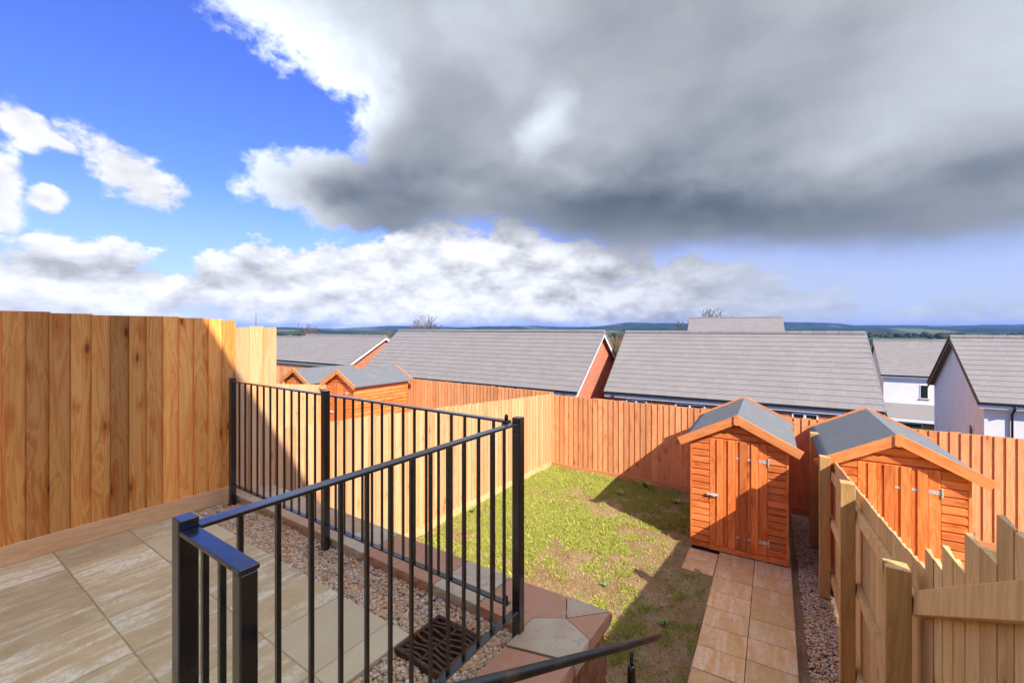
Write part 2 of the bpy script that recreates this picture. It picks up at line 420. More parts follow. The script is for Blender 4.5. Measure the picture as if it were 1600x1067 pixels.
def soil():
    m, n, b = mat('soil'); gm = n.new('ShaderNodeNewGeometry'); p = S(n.t, gm.outputs['Position'])
    q = n.noise(p, 2.2, 6, 0.62); f = n.noise(p, 30, 6, 0.7); s = n.noise(p, 9, 5, 0.6)
    c = n.mix(q.ss(0.3, 0.7), (0.34, 0.185, 0.105), (0.50, 0.325, 0.20))
    c = n.mix(f.ss(0.45, 0.75) * 0.5, c, (0.17, 0.075, 0.04))
    c = n.mix((s + (q - 0.5) * 0.5).ss(0.48, 0.7) * 0.45, c, (0.26, 0.28, 0.07))
    n.link(c, b.inputs['Base Color']); setv(b, Roughness=0.95, Specular_IOR_Level=0.1)
    bump(n, b, f + s * 0.6, 1.0, 0.05)
soil()
def lawn_mat():
    m, n, b = mat('neighbour_lawn'); gm = n.new('ShaderNodeNewGeometry'); p = S(n.t, gm.outputs['Position'])
    q = n.noise(p, 3, 6, 0.65); f = n.noise(p, 40, 5, 0.7)
    c = n.mix(q.ss(0.35, 0.65), (0.16, 0.22, 0.03), (0.27, 0.19, 0.08))
    c = n.mix(f.ss(0.4, 0.7) * 0.5, c, (0.08, 0.12, 0.02))
    n.link(c, b.inputs['Base Color']); setv(b, Roughness=0.95); bump(n, b, f, 1.0, 0.04)
lawn_mat()
def iron():
    m, n, b = mat('rusty_iron'); v, r = obj_coord(n); q = n.noise(v, 38, 6, 0.65)
    n.link(n.ramp(q, [(0.32, (0.035, 0.022, 0.016)), (0.54, (0.10, 0.045, 0.022)), (0.75, (0.28, 0.105, 0.04))]), b.inputs['Base Color'])
    setv(b, Roughness=0.75, Metallic=0.2); bump(n, b, q, 0.4, 0.004)
iron()
def land():
    m, n, b = mat('countryside'); gm = n.new('ShaderNodeNewGeometry'); p = S(n.t, gm.outputs['Position'])
    warp = n.noise(p, 0.004, 2, 0.5, col=True)
    pw = n.vadd(n.vmul(p, (1, 0.55, 0)), n.vmul(warp, (120, 120, 0)))
    cell = n.voro(pw, 0.0042, out='Color'); k = n.sep(cell)[0]
    c = n.ramp(k, [(0.0, (0.06, 0.12, 0.02)), (0.2, (0.11, 0.19, 0.03)), (0.4, (0.05, 0.10, 0.02)), (0.55, (0.30, 0.28, 0.08)), (0.62, (0.10, 0.17, 0.03)), (0.8, (0.20, 0.13, 0.06)), (0.9, (0.08, 0.14, 0.03))], 'CONSTANT')
    ed = n.voro(pw, 0.0042, feature='DISTANCE_TO_EDGE')
    q = n.noise(p, 0.02, 5, 0.7)
    c = n.mix((ed + (q - 0.5) * 0.06).ss(0.055, 0.03), c, (0.022, 0.035, 0.012))
    wd = n.noise(p, 0.0011, 5, 0.6).ss(0.50, 0.55)
    c = n.mix(wd, c, (0.02, 0.033, 0.014))
    c = n.mix(q.ss(0.3, 0.8) * 0.3, c, (0.05, 0.07, 0.02))
    n.link(c, b.inputs['Base Color']); setv(b, Roughness=1.0, Specular_IOR_Level=0.05)
land()
def hill_mat():
    m, n, b = mat('hill_woods'); gm = n.new('ShaderNodeNewGeometry'); p = S(n.t, gm.outputs['Position'])
    q = n.noise(n.vmul(p, (1, 1, 4)), 0.006, 6, 0.65); w = n.noise(n.vmul(p, (1, 1, 3)), 0.0012, 3, 0.5)
    c = n.mix(q.ss(0.35, 0.7), (0.016, 0.03, 0.014), (0.045, 0.065, 0.025))
    c = n.mix(w.ss(0.56, 0.64) * 0.8, c, (0.13, 0.16, 0.05))
    n.link(c, b.inputs['Base Color']); setv(b, Roughness=1.0, Specular_IOR_Level=0.05)
hill_mat()
island_mat('far_crowns', [(0.0, (0.02, 0.032, 0.012)), (0.6, (0.045, 0.05, 0.02)), (1.0, (0.085, 0.065, 0.03))], 1.0, 0.05, bright=(0.8, 0.4, (0.02, 0.025, 0.01)))
simple('bark', (0.15, 0.115, 0.08), 0.95, nscale=8, namp=0.3)
simple('scrub_twig', (0.23, 0.15, 0.06), 0.95, nscale=2, namp=0.35)
simple('steel_grey', (0.25, 0.26, 0.28), 0.6)

# ------------------------------------------------------------------ mesh helpers
class MB:
    def __init__(self): self.v, self.f = [], []
    def add(self, vs, fs):
        o = len(self.v); self.v += [tuple(p) for p in vs]; self.f += [tuple(i + o for i in q) for q in fs]; return self
    def box(self, x0, x1, y0, y1, z0, z1):
        return self.add([(x0, y0, z0), (x1, y0, z0), (x1, y1, z0), (x0, y1, z0), (x0, y0, z1), (x1, y0, z1), (x1, y1, z1), (x0, y1, z1)],
                        [(3, 2, 1, 0), (4, 5, 6, 7), (0, 1, 5, 4), (1, 2, 6, 5), (2, 3, 7, 6), (3, 0, 4, 7)])
    def prism(self, poly, p, q):
        """poly: list of 2d points in a frame mapped by functions p (start) and q (end) -> 3d"""
        k = len(poly); vs = [p(a, b) for a, b in poly] + [q(a, b) for a, b in poly]
        fs = [tuple(range(k))[::-1], tuple(range(k, 2 * k))] + [(i, (i + 1) % k, (i + 1) % k + k, i + k) for i in range(k)]
        return self.add(vs, fs)
    def slab(self, poly, z0, z1):
        return self.prism(poly, lambda a, b: (a, b, z0), lambda a, b: (a, b, z1))
    def tube(self, pts, r, k=10, caps=True):
        rings = []; n = len(pts); P = [Vector(p) for p in pts]
        for i in range(n):
            d = (P[min(i + 1, n - 1)] - P[max(i - 1, 0)]).normalized()
            u = d.orthogonal().normalized() if i == 0 else (u - d * u.dot(d)).normalized()
            w = d.cross(u); rr = r[i] if isinstance(r, (list, tuple)) else r
            rings.append([P[i] + (u * math.cos(2 * math.pi * j / k) + w * math.sin(2 * math.pi * j / k)) * rr for j in range(k)])
        vs = [p for ring in rings for p in ring]; fs = []
        for i in range(n - 1):
            for j in range(k):
                a, b = i * k + j, i * k + (j + 1) % k
                fs.append((a, b, b + k, a + k))
        if caps: fs.append(tuple(range(k))[::-1]); fs.append(tuple(range((n - 1) * k, n * k)))
        return self.add(vs, fs)
    def mesh(self, name, m, smooth=False, bevel=0.0, fix=True):
        me = bpy.data.meshes.new(name); me.from_pydata(self.v, [], self.f)
        if fix or bevel:
            bm = bmesh.new(); bm.from_mesh(me)
            if bevel:
                bmesh.ops.bevel(bm, geom=list(bm.edges), offset=bevel, segments=1, affect='EDGES', profile=0.5)
            bmesh.ops.recalc_face_normals(bm, faces=bm.faces); bm.to_mesh(me); bm.free()
        me.materials.append(M[m])
        if smooth: me.polygons.foreach_set('use_smooth', [True] * len(me.polygons))
        me.update(); return me
    def build(self, name, m, parent=None, smooth=False, bevel=0.0, loc=(0, 0, 0), rot=(0, 0, 0), fix=True):
        return link(name, self.mesh(name, m, smooth, bevel, fix), parent, loc, rot)
def link(name, me, parent=None, loc=(0, 0, 0), rot=(0, 0, 0), scale=(1, 1, 1)):
    o = bpy.data.objects.new(name, me); COL.objects.link(o); o.parent = parent
    o.location = loc; o.rotation_euler = rot; o.scale = scale; return o
def tag(o, label=None, cat=None, group=None, kind=None):
    if label: o['label'] = label
    if cat: o['category'] = cat
    if group: o['group'] = group
    if kind: o['kind'] = kind
    return o
def empty(name, loc, rz, label, cat, group=None):
    o = bpy.data.objects.new(name, None); COL.objects.link(o); o.location = loc; o.rotation_euler = (0, 0, rz); o.empty_display_size = 0.1
    return tag(o, label, cat, group)
def copy_tree(o, parent=None):
    c = o.copy(); COL.objects.link(c); c.parent = parent
    for ch in list(o.children): copy_tree(ch, c)
    return c
def nparr(name, V, F, m, smooth=False):
    me = bpy.data.meshes.new(name)
    V = np.asarray(V, dtype=np.float32); F = np.asarray(F, dtype=np.int32); k = F.shape[1]
    me.vertices.add(len(V)); me.vertices.foreach_set('co', V.ravel())
    me.loops.add(F.size); me.loops.foreach_set('vertex_index', F.ravel())
    me.polygons.add(len(F)); me.polygons.foreach_set('loop_start', np.arange(0, F.size, k, dtype=np.int32))
    me.materials.append(M[m]); me.update(calc_edges=True); me.validate()
    if smooth: me.polygons.foreach_set('use_smooth', [True] * len(me.polygons))
    return me
# cheap value noise for layouts
_tab = np.random.default_rng(3).random((64, 64))
def vnoise(x, y):
    x = np.asarray(x, float); y = np.asarray(y, float)
    xi, yi = np.floor(x).astype(int), np.floor(y).astype(int); fx, fy = x - xi, y - yi
    fx = fx * fx * (3 - 2 * fx); fy = fy * fy * (3 - 2 * fy)
    g = lambda i, j: _tab[i % 64, j % 64]
    return (g(xi, yi) * (1 - fx) + g(xi + 1, yi) * fx) * (1 - fy) + (g(xi, yi + 1) * (1 - fx) + g(xi + 1, yi + 1) * fx) * fy
def fbm(x, y, o=4):
    s = 0; a = 0.5
    for i in range(o): s = s + a * vnoise(x * 2 ** i + 17 * i, y * 2 ** i + 5 * i); a *= 0.5
    return s / (1 - 0.5 ** o)

ZG = -1.34           # garden level, patio slabs at 0
XL = -4.966          # face of the left boundary fence
YF = 8.86            # far fence
RS = 0.075           # the right hand boundary leans by this much
def xr(y): return 0.06 - RS * (y - 6.14)      # post faces of the right hand fence

# ------------------------------------------------------------------ ground
def terrain_z(x, y):
    y = np.asarray(y, float)
    z = np.interp(y, [-9000, -60, -3, 9.2, 13.0, 22, 60, 150, 400, 900, 1500, 20000], [40, 1.0, -1.5, -1.5, -3.7, -4.2, -7, -13, -24, -31, -33, -33])
    return z
def ground():
    rad = np.concatenate([[0.0], np.geomspace(2, 16000, 110)]); ang = np.linspace(0, 2 * np.pi, 145)[:-1]
    V = [(0, 0, -1.5)]
    for r in rad[1:]:
        for a in ang:
            x, y = r * math.sin(a), r * math.cos(a)
            z = float(terrain_z(x, y))
            if y > 25: z += (float(fbm(x / 90.0 + 9, y / 90.0 + 3)) - 0.5) * min(8, y / 40.0)
            V.append((x, y, z))
    n = len(ang); F = []
    for i in range(len(rad) - 2):
        for j in range(n):
            a, b = 1 + i * n + j, 1 + i * n + (j + 1) % n
            F.append((a, b, b + n, a + n))
    me = bpy.data.meshes.new('ground'); me.from_pydata(V, [], F + [(0, 1 + (j + 1) % n, 1 + j) for j in range(n)])
    bm = bmesh.new(); bm.from_mesh(me); bmesh.ops.recalc_face_normals(bm, faces=bm.faces); bm.to_mesh(me); bm.free()
    me.materials.append(M['countryside']); me.polygons.foreach_set('use_smooth', [True] * len(me.polygons))
    tag(link('ground', me), kind='structure')
ground()
def garden():
    nx, ny = 110, 140
    xs = np.linspace(XL - 0.02, 0.42, nx); ys = np.linspace(2.3, YF + 0.05, ny)
    X, Y = np.meshgrid(xs, ys)
    Z = ZG - 0.02 + (fbm(X * 1.3, Y * 1.3) - 0.5) * 0.07 + (fbm(X * 7, Y * 7) - 0.5) * 0.05
    Z = np.where(X > -0.98, ZG - 0.05, Z)
    i, j = np.meshgrid(np.arange(ny - 1), np.arange(nx - 1), indexing='ij'); a = i * nx + j
    F = np.stack([a, a + 1, a + 1 + nx, a + nx], -1).reshape(-1, 4)
    me = nparr('garden_ground', np.stack([X, Y, Z], -1).reshape(-1, 3), F, 'soil', True)
    tag(link('garden_ground', me), kind='structure')
    for x0, x1, z in ((0.30, 9.5, ZG - 0.03), (-20.0, XL - 0.06, ZG - 0.0)):
        tag(MB().box(x0, x1, -0.5, YF + 0.1, z - 0.1, z).build('neighbour_lawn', 'neighbour_lawn'), kind='structure')
garden()
def hills():
    # (distance, [(pixel x, pixel y of the skyline)])
    rows = [(9000, [(-400, 509), (100, 511), (380, 512), (440, 511), (520, 514), (560, 512), (600, 509), (680, 510), (760, 512), (830, 509), (900, 511), (1200, 508), (1300, 508), (1400, 508), (1500, 508), (1600, 507), (1900, 508)]),
            (6500, [(-400, 512), (200, 512), (430, 511), (500, 513), (560, 516), (640, 516), (720, 512), (760, 510), (800, 509), (840, 511), (890, 513), (940, 509), (980, 504), (1040, 505), (1120, 506), (1200, 503), (1260, 503.5), (1310, 505), (1340, 509), (1420, 510.5), (1520, 510), (1600, 509.5), (1900, 511)]),
            (3600, [(-400, 515), (300, 514), (440, 514), (520, 517), (600, 518), (700, 515), (800, 516), (900, 516), (1000, 513), (1100, 514), (1300, 514), (1400, 513), (1500, 513.5), (1600, 514), (1900, 515)])]
    for D, prof in rows:
        px = np.linspace(prof[0][0], prof[-1][0], 260); py = np.interp(px, [p[0] for p in prof], [p[1] for p in prof])
        py = py + (fbm(px * 0.05 + D, px * 0 + 2.0) - 0.5) * 1.6
        V = []; m_ = len(px)
        for fr, hgt in ((0.0, 0.0), (0.25, 0.45), (0.5, 0.85), (0.75, 1.0), (1.6, 0.3), (2.0, 0.0)):
            for x, y in zip(px, py):
                u = (x - 800) / 689; fx, fy = -math.sin(YAW) + u * math.cos(YAW), math.cos(YAW) + u * math.sin(YAW)
                dep = D * (1 + 0.14 * (fr - 0.75))
                ztop = CAM_H + (513 - y) / 689 * D * 1.0
                zz = -60 + (ztop + 60) * hgt
                V.append((fx * dep, fy * dep, zz))
        F = [(i * m_ + j, i * m_ + j + 1, (i + 1) * m_ + j + 1, (i + 1) * m_ + j) for i in range(5) for j in range(m_ - 1)]
        me = bpy.data.meshes.new('hills'); me.from_pydata(V, [], F); me.materials.append(M['hill_woods'])
        me.polygons.foreach_set('use_smooth', [True] * len(F)); me.update()
        tag(link('hills', me), kind='structure')
hills()

# ------------------------------------------------------------------ patio
def patio():
    x0, x1, y0, y1 = XL, -1.36, -0.8, 2.1
    base = tag(MB().box(x0, x1, y0, y1, -1.4, -0.06).build('patio_bed', 'bedding'), kind='structure')
    pat = tag(MB().box(x0 + 0.01, -1.93, y0, 1.76, -0.055, -0.0045).build('patio_paving', 'bedding'), kind='structure')
    xs = [XL + 0.012, -4.53, -4.04, -3.555, -3.06, -2.585, -2.11, -1.925]
    ys = [-0.78, -0.55, -0.09, 0.345, 0.808, 1.27, 1.765]
    plain = {(1, 4, 1), (5, 5, 0), (6, 5, 0), (1, 5, 0)}
    for i in range(len(xs) - 1):
        for j in range(len(ys) - 1):
            a, b, c, d = xs[i], xs[i + 1], ys[j], ys[j + 1]
            w, h = b - a - 0.007, d - c - 0.007
            m = 'patio_slab_plain' if (i, j) in ((1, 5), (5, 5), (6, 5)) else 'patio_slab'
            mb = MB().box(-w / 2, w / 2, -h / 2, h / 2, -0.02, 0.018)
            mb.build('paving_slab', m, pat, bevel=0.003, loc=((a + b) / 2, (c + d) / 2, -0.018 + random.uniform(-0.0015, 0.0015)), rot=(0, 0, random.uniform(-0.003, 0.003)))
patio()
def rough_poly(poly, jit, seg=0.06, zs=(0.0, 0.1), seed=0, rough_edges=None):
    """a stone with a flat top and rock-faced sides"""
    r = random.Random(seed); pts = []; edge = []
    k = len(poly)
    for i in range(k):
        a, b = Vector(poly[i]), Vector(poly[(i + 1) % k]); n = max(1, int((b - a).length / seg))
        for j in range(n): pts.append(a.lerp(b, j / n)); edge.append(i)
    c = sum(pts, Vector((0, 0))) / len(pts)
    V = []; m = len(pts); lev = [0.0, 0.35, 0.7, 1.0]
    for li, l in enumerate(lev):
        for p, e in zip(pts, edge):
            d = (p - c).normalized(); rr = rough_edges is None or e in rough_edges
            o = 0.0 if (li == 3 or not rr) else r.uniform(-0.2, 1.0) * jit
            if li == 3 and rr: o = r.uniform(-0.25, 0.05) * jit
            V.append((p.x + d.x * o, p.y + d.y * o, zs[0] + (zs[1] - zs[0]) * l))
    F = [tuple(range(3 * m, 4 * m)), tuple(range(m))[::-1]]
    for i in range(3):
        for j in range(m): F.append((i * m + j, i * m + (j + 1) % m, (i + 1) * m + (j + 1) % m, (i + 1) * m + j))
    mb = MB(); mb.add(V, F); return mb
def retaining_wall():
    root = empty('retaining_wall', (-1.2, 2.3, ZG), 0, 'low rock-faced retaining wall with mottled red and buff coping stones at the patio edge', 'wall')
    o = Vector((-1.2, 2.3, ZG))
    def put(name, mb, m, **k):
        mb.v = [(x - o.x, y - o.y, z - o.z) for x, y, z in mb.v]; return mb.build(name, m, root, **k)
    # courses of rock-faced blocks below
    r = random.Random(5); zt = -0.015; zs = [ZG - 0.05, -1.06, -0.80, -0.54, -0.28, zt]
    for c in range(5):
        x = XL + 0.02 - (0.2 if c % 2 else 0)
        while x < -1.05:
            w = r.uniform(0.36, 0.5); xa, xb = max(x, XL + 0.02), min(x + w - 0.008, -1.03)
            if xb - xa > 0.05: put('wall_block', rough_poly([(xa, 2.13), (xb, 2.13), (xb, 2.46), (xa, 2.46)], 0.018, 0.09, (zs[c], zs[c + 1] - 0.006), r.random(), (2,) if xb < -1.1 else (1, 2)), 'rock_face')
            x += w
        y = 2.12
        while y > -0.7:
            w = r.uniform(0.36, 0.5); ya = max(y - w + 0.008, -0.75)
            put('wall_block', rough_poly([(-1.34, ya), (-1.03, ya), (-1.03, y), (-1.34, y)], 0.018, 0.09, (zs[c], zs[c + 1] - 0.006), r.random(), (1,)), 'rock_face')
            y -= w
    # coping
    seams = [XL + 0.015, -4.68, -4.27, -3.86, -3.47, -3.15, -2.83, -2.5, -2.09, -1.72]
    for i in range(len(seams) - 1):
        a, b = seams[i] + 0.003, seams[i + 1] - 0.003
        put('coping_stone', rough_poly([(a, 2.105), (b, 2.105), (b, 2.475), (a, 2.475)], 0.014, 0.05, (-0.012, 0.062 + r.uniform(-.002, .002)), i + 10, (0, 2)), 'coping_stone')
    T = Vector((-1.22, 2.27))
    P = {'a': (-1.717, 2.105), 'b': (-1.717, 2.48), 'c': (-1.30, 2.50), 't': (-1.012, 2.515), 'k': (-1.205, 2.31), 'i': (-1.372, 2.20), 'i0': (-1.372, 2.105), 'r': (-1.012, 2.22), 'q': (-1.372, 1.93), 's': (-1.012, 2.03)}
    def shrink(ids):
        pts = [Vector(P[q]) for q in ids]; c = sum(pts, Vector((0, 0))) / len(pts)
        return [p + (c - p).normalized() * 0.004 for p in pts]
    for k_, (ids, re) in enumerate([(['a', 'i0', 'i', 'k', 'c', 'b'], (0, 1, 4)), (['k', 't', 'c'], (1,)), (['k', 'r', 't'], (1,)), (['i', 'q', 's', 'r', 'k'], (0, 2))]):
        put('coping_stone', rough_poly(shrink(ids), 0.014, 0.05, (-0.012, 0.062 + 0.002 * (k_ % 2)), k_ + 40, re), 'coping_stone')
    y = [1.975, 1.58, 1.18, 0.79, 0.40, 0.0, -0.4, -0.75]
    first = True
    for i in range(len(y) - 1):
        poly = [(-1.372, y[i + 1] + 0.006), (-1.012, y[i + 1] + 0.006), (-1.012, y[i] + (0.042 if first else 0)), (-1.372, y[i] - (0.058 if first else 0))]
        put('coping_stone', rough_poly(poly, 0.014, 0.05, (-0.012, 0.061), i + 60, (1, 3)), 'coping_stone'); first = False
retaining_wall()
def stairs():
    root = empty('garden_steps', (-0.3, 2.2, ZG), 0, 'flight of buff slab steps going down to the garden path beside the handrail', 'steps')
    n = 8; run = 0.335; rise = -ZG / n
    for i in range(n - 1):
        z = -(i + 1) * rise; y = 0.72 + i * run
        MB().box(-0.62, 0.60, y - 2.2, y + run - 2.21, -0.0, z - ZG - 0.04).build('riser', 'rock_face', root)
        for s in (0, 1):
            xa = -0.66 + s * 0.63
            MB().box(xa, xa + 0.622, y - 2.205, y + run + 0.02 - 2.2, z - ZG - 0.038, z - ZG).build('tread_slab', 'path_slab', root, bevel=0.004)
    MB().box(-0.62, 0.85, -0.78 - 2.2, 0.715 - 2.2, 0.0, -ZG - 0.04).build('landing', 'bedding', root)
    for i in range(3):
        for j in range(3):
            MB().box(-0.66 + i * 0.46, -0.206 + i * 0.46, -0.78 - 2.2 + j * 0.5, -0.786 - 1.7 + j * 0.5, -ZG - 0.038, -ZG).build('landing_slab', 'patio_slab', root, bevel=0.004)
stairs()
def pebbles(name, pts, size, label, zfun):
    t = (1 + 5 ** 0.5) / 2
    iv = np.array([(-1, t, 0), (1, t, 0), (-1, -t, 0), (1, -t, 0), (0, -1, t), (0, 1, t), (0, -1, -t), (0, 1, -t), (t, 0, -1), (t, 0, 1), (-t, 0, -1), (-t, 0, 1)]) / 1.902
    fi = np.array([(0, 11, 5), (0, 5, 1), (0, 1, 7), (0, 7, 10), (0, 10, 11), (1, 5, 9), (5, 11, 4), (11, 10, 2), (10, 7, 6), (7, 1, 8), (3, 9, 4), (3, 4, 2), (3, 2, 6), (3, 6, 8), (3, 8, 9), (4, 9, 5), (2, 4, 11), (6, 2, 10), (8, 6, 7), (9, 8, 1)])
    n = len(pts); sc = size * rng.uniform(0.6, 1.35, (n, 1)) * np.stack([rng.uniform(0.8, 1.25, n), rng.uniform(0.7, 1.0, n), rng.uniform(0.45, 0.8, n)], 1)
    jit = 1 + rng.uniform(-0.16, 0.16, (n, 12, 1))
    P = iv[None] * jit * sc[:, None, :]
    a = rng.uniform(0, 2 * np.pi, n); b = rng.uniform(-0.6, 0.6, n)
    ca, sa, cb, sb = np.cos(a)[:, None], np.sin(a)[:, None], np.cos(b)[:, None], np.sin(b)[:, None]
    x, y, z = P[..., 0], P[..., 1], P[..., 2]
    x, z = x * cb - z * sb, x * sb + z * cb
    x, y = x * ca - y * sa, x * sa + y * ca
    zz = zfun(pts[:, 0], pts[:, 1]) + rng.uniform(-0.006, 0.010, n)
    V = np.stack([x + pts[:, :1], y + pts[:, 1:2], z + zz[:, None]], -1).reshape(-1, 3)
    F = (fi[None] + 12 * np.arange(n)[:, None, None]).reshape(-1, 3)
    me = nparr(name, V, F, 'pebbles', True)
    return tag(link(name, me), label, 'gravel', kind='stuff')
def gravel():
    bed = MB().box(-4.95, -1.375, 1.768, 2.1, -0.058, -0.034); bed.box(-1.92, -1.375, -0.7, 1.766, -0.058, -0.034)
    p = np.concatenate([np.stack([rng.uniform(-4.94, -1.39, 11500), rng.uniform(1.775, 2.1, 11500)], 1), np.stack([rng.uniform(-1.915, -1.385, 5600), rng.uniform(0.55, 1.78, 5600)], 1),
                        np.stack([rng.uniform(-1.9, -1.385, 500), rng.uniform(-0.6, 0.55, 500)], 1)])
    g = (p[:, 0] > -1.90) & (p[:, 0] < -1.555) & (p[:, 1] > 1.625) & (p[:, 1] < 1.96)
    p = p[~g]
    pebbles('gravel', p, 0.0125, 'strip of mixed brown and grey pebbles along the edge of the patio', lambda x, y: -0.028 + 0.018 * (fbm(x * 5, y * 5) - 0.3) + 0.02 * np.clip((y - 2.0) / 0.1, 0, 1))
    tag(bed.build('gravel_bed', 'bedding'), kind='structure')
    # beside the garden path
    y = rng.uniform(3.6, 8.8, 7000); u = rng.uniform(0, 1, 7000)
    xa = -0.10 - 0.075 * (y - 5.6); xb = xr(y) + 0.10
    p = np.stack([xa + (xb - xa) * u, y], 1)
    pebbles('gravel', p, 0.0125, 'narrow strip of brown pebbles between the garden path and the fence posts', lambda x, y: ZG - 0.028 + 0 * x)
gravel()
def drain():
    cx, cy = -1.728, 1.795; root = empty('drain_cover', (cx, cy, -0.06), 0.0, 'rusty cast iron drain grating with slanted bars set in the pebbles', 'drain cover')
    w = 0.163
    MB().box(-w + .01, w - .01, -w + .01, w - .01, 0.0, 0.012).build('pit', 'dark_pit', root)
    fr = MB()
    for s in (-1, 1):
        fr.box(s * w - 0.011, s * w + 0.011, -w - 0.011, w + 0.011, 0.0, 0.075)
        fr.box(-w + 0.0112, w - 0.0112, s * w - 0.011, s * w + 0.011, 0.0, 0.0748)
    fr.build('frame', 'rusty_iron', root, bevel=0.003)
    MB().box(-0.007, 0.007, -w + 0.012, w - 0.012, 0.03, 0.069).build('rib', 'rusty_iron', root, bevel=0.002)
    for sx in (-1, 1):
        for i in range(8):
            y0 = -w + 0.03 + i * 0.0385
            pts = []
            for k in range(7):
                t = k / 6; x = sx * (0.008 + t * (w - 0.02)); pts.append((x, y0 + 0.010 * math.sin(t * 4.2 + i) + sx * t * 0.012))
            mb = MB()
            for k in range(6):
                (xa, ya), (xb, yb) = pts[k], pts[k + 1]
                mb.add([(xa, ya - .0075, .035), (xb, yb - .0075, .035), (xb, yb + .0075, .035), (xa, ya + .0075, .035), (xa, ya - .0075, .07), (xb, yb - .0075, .07), (xb, yb + .0075, .07), (xa, ya + .0075, .07)], [(3, 2, 1, 0), (4, 5, 6, 7), (0, 1, 5, 4), (2, 3, 7, 6)])
            mb.build('bar', 'rusty_iron', root)
drain()

# ------------------------------------------------------------------ railing
def railing():
    z1, zb = 1.235, 0.195
    def section(root, ax, a, b, fixed, bars, o, bw=0.0075, rail_w=0.022):
        """ax 0: along x at y=fixed, ax 1: along y at x=fixed"""
        def bx(mb, u0, u1, w, za, zb_):
            if ax == 0: mb.box(u0 - o.x, u1 - o.x, fixed - w - o.y, fixed + w - o.y, za - o.z, zb_ - o.z)
            else: mb.box(fixed - w - o.x, fixed + w - o.x, u0 - o.y, u1 - o.y, za - o.z, zb_ - o.z)
            return mb
        bx(MB(), a, b, rail_w, z1 - 0.012, z1).build('top_rail', 'black_metal', root, bevel=0.002)
        if bars > 3: bx(MB(), a, b, rail_w * 0.9, zb - 0.010, zb).build('bottom_rail', 'black_metal', root, bevel=0.002)
        for i in range(bars):
            u = a + (b - a) * (i + 1) / (bars + 1)
            bx(MB(), u - bw, u + bw, bw, (zb + 0.0005) if bars > 3 else 0.0, z1 - 0.0125).build('baluster', 'black_metal', root, bevel=0.0015)
    def post(root, x, y, o, w=0.026, base=-0.05, top=1.262):
        MB().box(x - w - o.x, x + w - o.x, y - w - o.y, y + w - o.y, base - o.z, top - o.z).build('post', 'black_metal', root, bevel=0.0035)
    def bolt(root, x, y, z, o):
        MB().tube([(x - o.x, y - o.y, z - o.z - 0.02), (x - o.x, y - o.y, z - o.z + 0.012), (x - o.x, y - o.y, z - o.z + 0.02)], [0.011, 0.011, 0.004], 10).build('bolt', 'black_metal', root, True)
    o = Vector((-4.84, 2.06, -0.05))
    A = empty('railing', o, 0, 'black steel railing of vertical bars along the back of the patio above the coping', 'railing')
    section(A, 0, -4.812, -3.262, 2.06, 12, o); section(A, 0, -3.208, -1.44, 2.06, 15, o)
    post(A, -4.84, 2.06, o); post(A, -3.235, 2.06, o)
    bolt(A, -1.46, 2.06, 1.25, o); bolt(A, -1.46, 2.06, 0.215, o)
    MB().box(-1.475 - o.x, -1.44 - o.x, 2.035 - o.y, 2.085 - o.y, 1.205 - o.z, 1.2225 - o.z).build('bracket', 'black_metal', A)
    o = Vector((-1.378, 2.06, -0.05))
    B = empty('railing', o, 0, 'black steel railing nearest the camera, running from the corner post to a short return', 'railing')
    section(B, 1, 0.497, 2.034, -1.378, 13, o, bw=0.0075)
    post(B, -1.378, 2.06, o)
    post(B, -1.378, 0.472, o, 0.0235, top=1.262)
    section(B, 0, -1.353, -1.068, 0.472, 2, o, bw=0.0075, rail_w=0.0225)
    post(B, -1.048, 0.472, o, 0.0195, top=1.2222)
    MB().box(-1.0675 - o.x, -1.0275 - o.x, 0.4495 - o.y, 0.4945 - o.y, 1.2226 - o.z, 1.235 - o.z).build('post_cap', 'black_metal', B, bevel=0.002)
    o = Vector((-0.8, 2.27, ZG + 0.3))
    Hh = empty('handrail', o, 0, 'worn round black handrail sloping down beside the garden steps', 'handrail')
    pts = [(0, 0.30 - 2.27, 1.08 - o.z), (0, 2.66 - 2.27, -0.095 - o.z), (0, 2.76 - 2.27, -0.142 - o.z)]
    MB().tube(pts, 0.0185, 14).build('rail', 'handrail_metal', Hh, True)
    MB().tube([(0, 0, 0.06 - o.z), (0, 0, -0.02 - o.z)], 0.010, 8).build('spigot', 'black_metal', Hh, True)
    MB().tube([(0, 0, -0.013 - o.z), (0, 0, -0.03 - o.z), (0, 0, -0.2)], [0.016, 0.022, 0.022], 12).build('post', 'black_metal', Hh, True)
    MB().tube([(0, -1.6, 0.83 - o.z), (0, -1.6, 1.2)], 0.017, 12).build('post', 'black_metal', Hh, True)
railing()

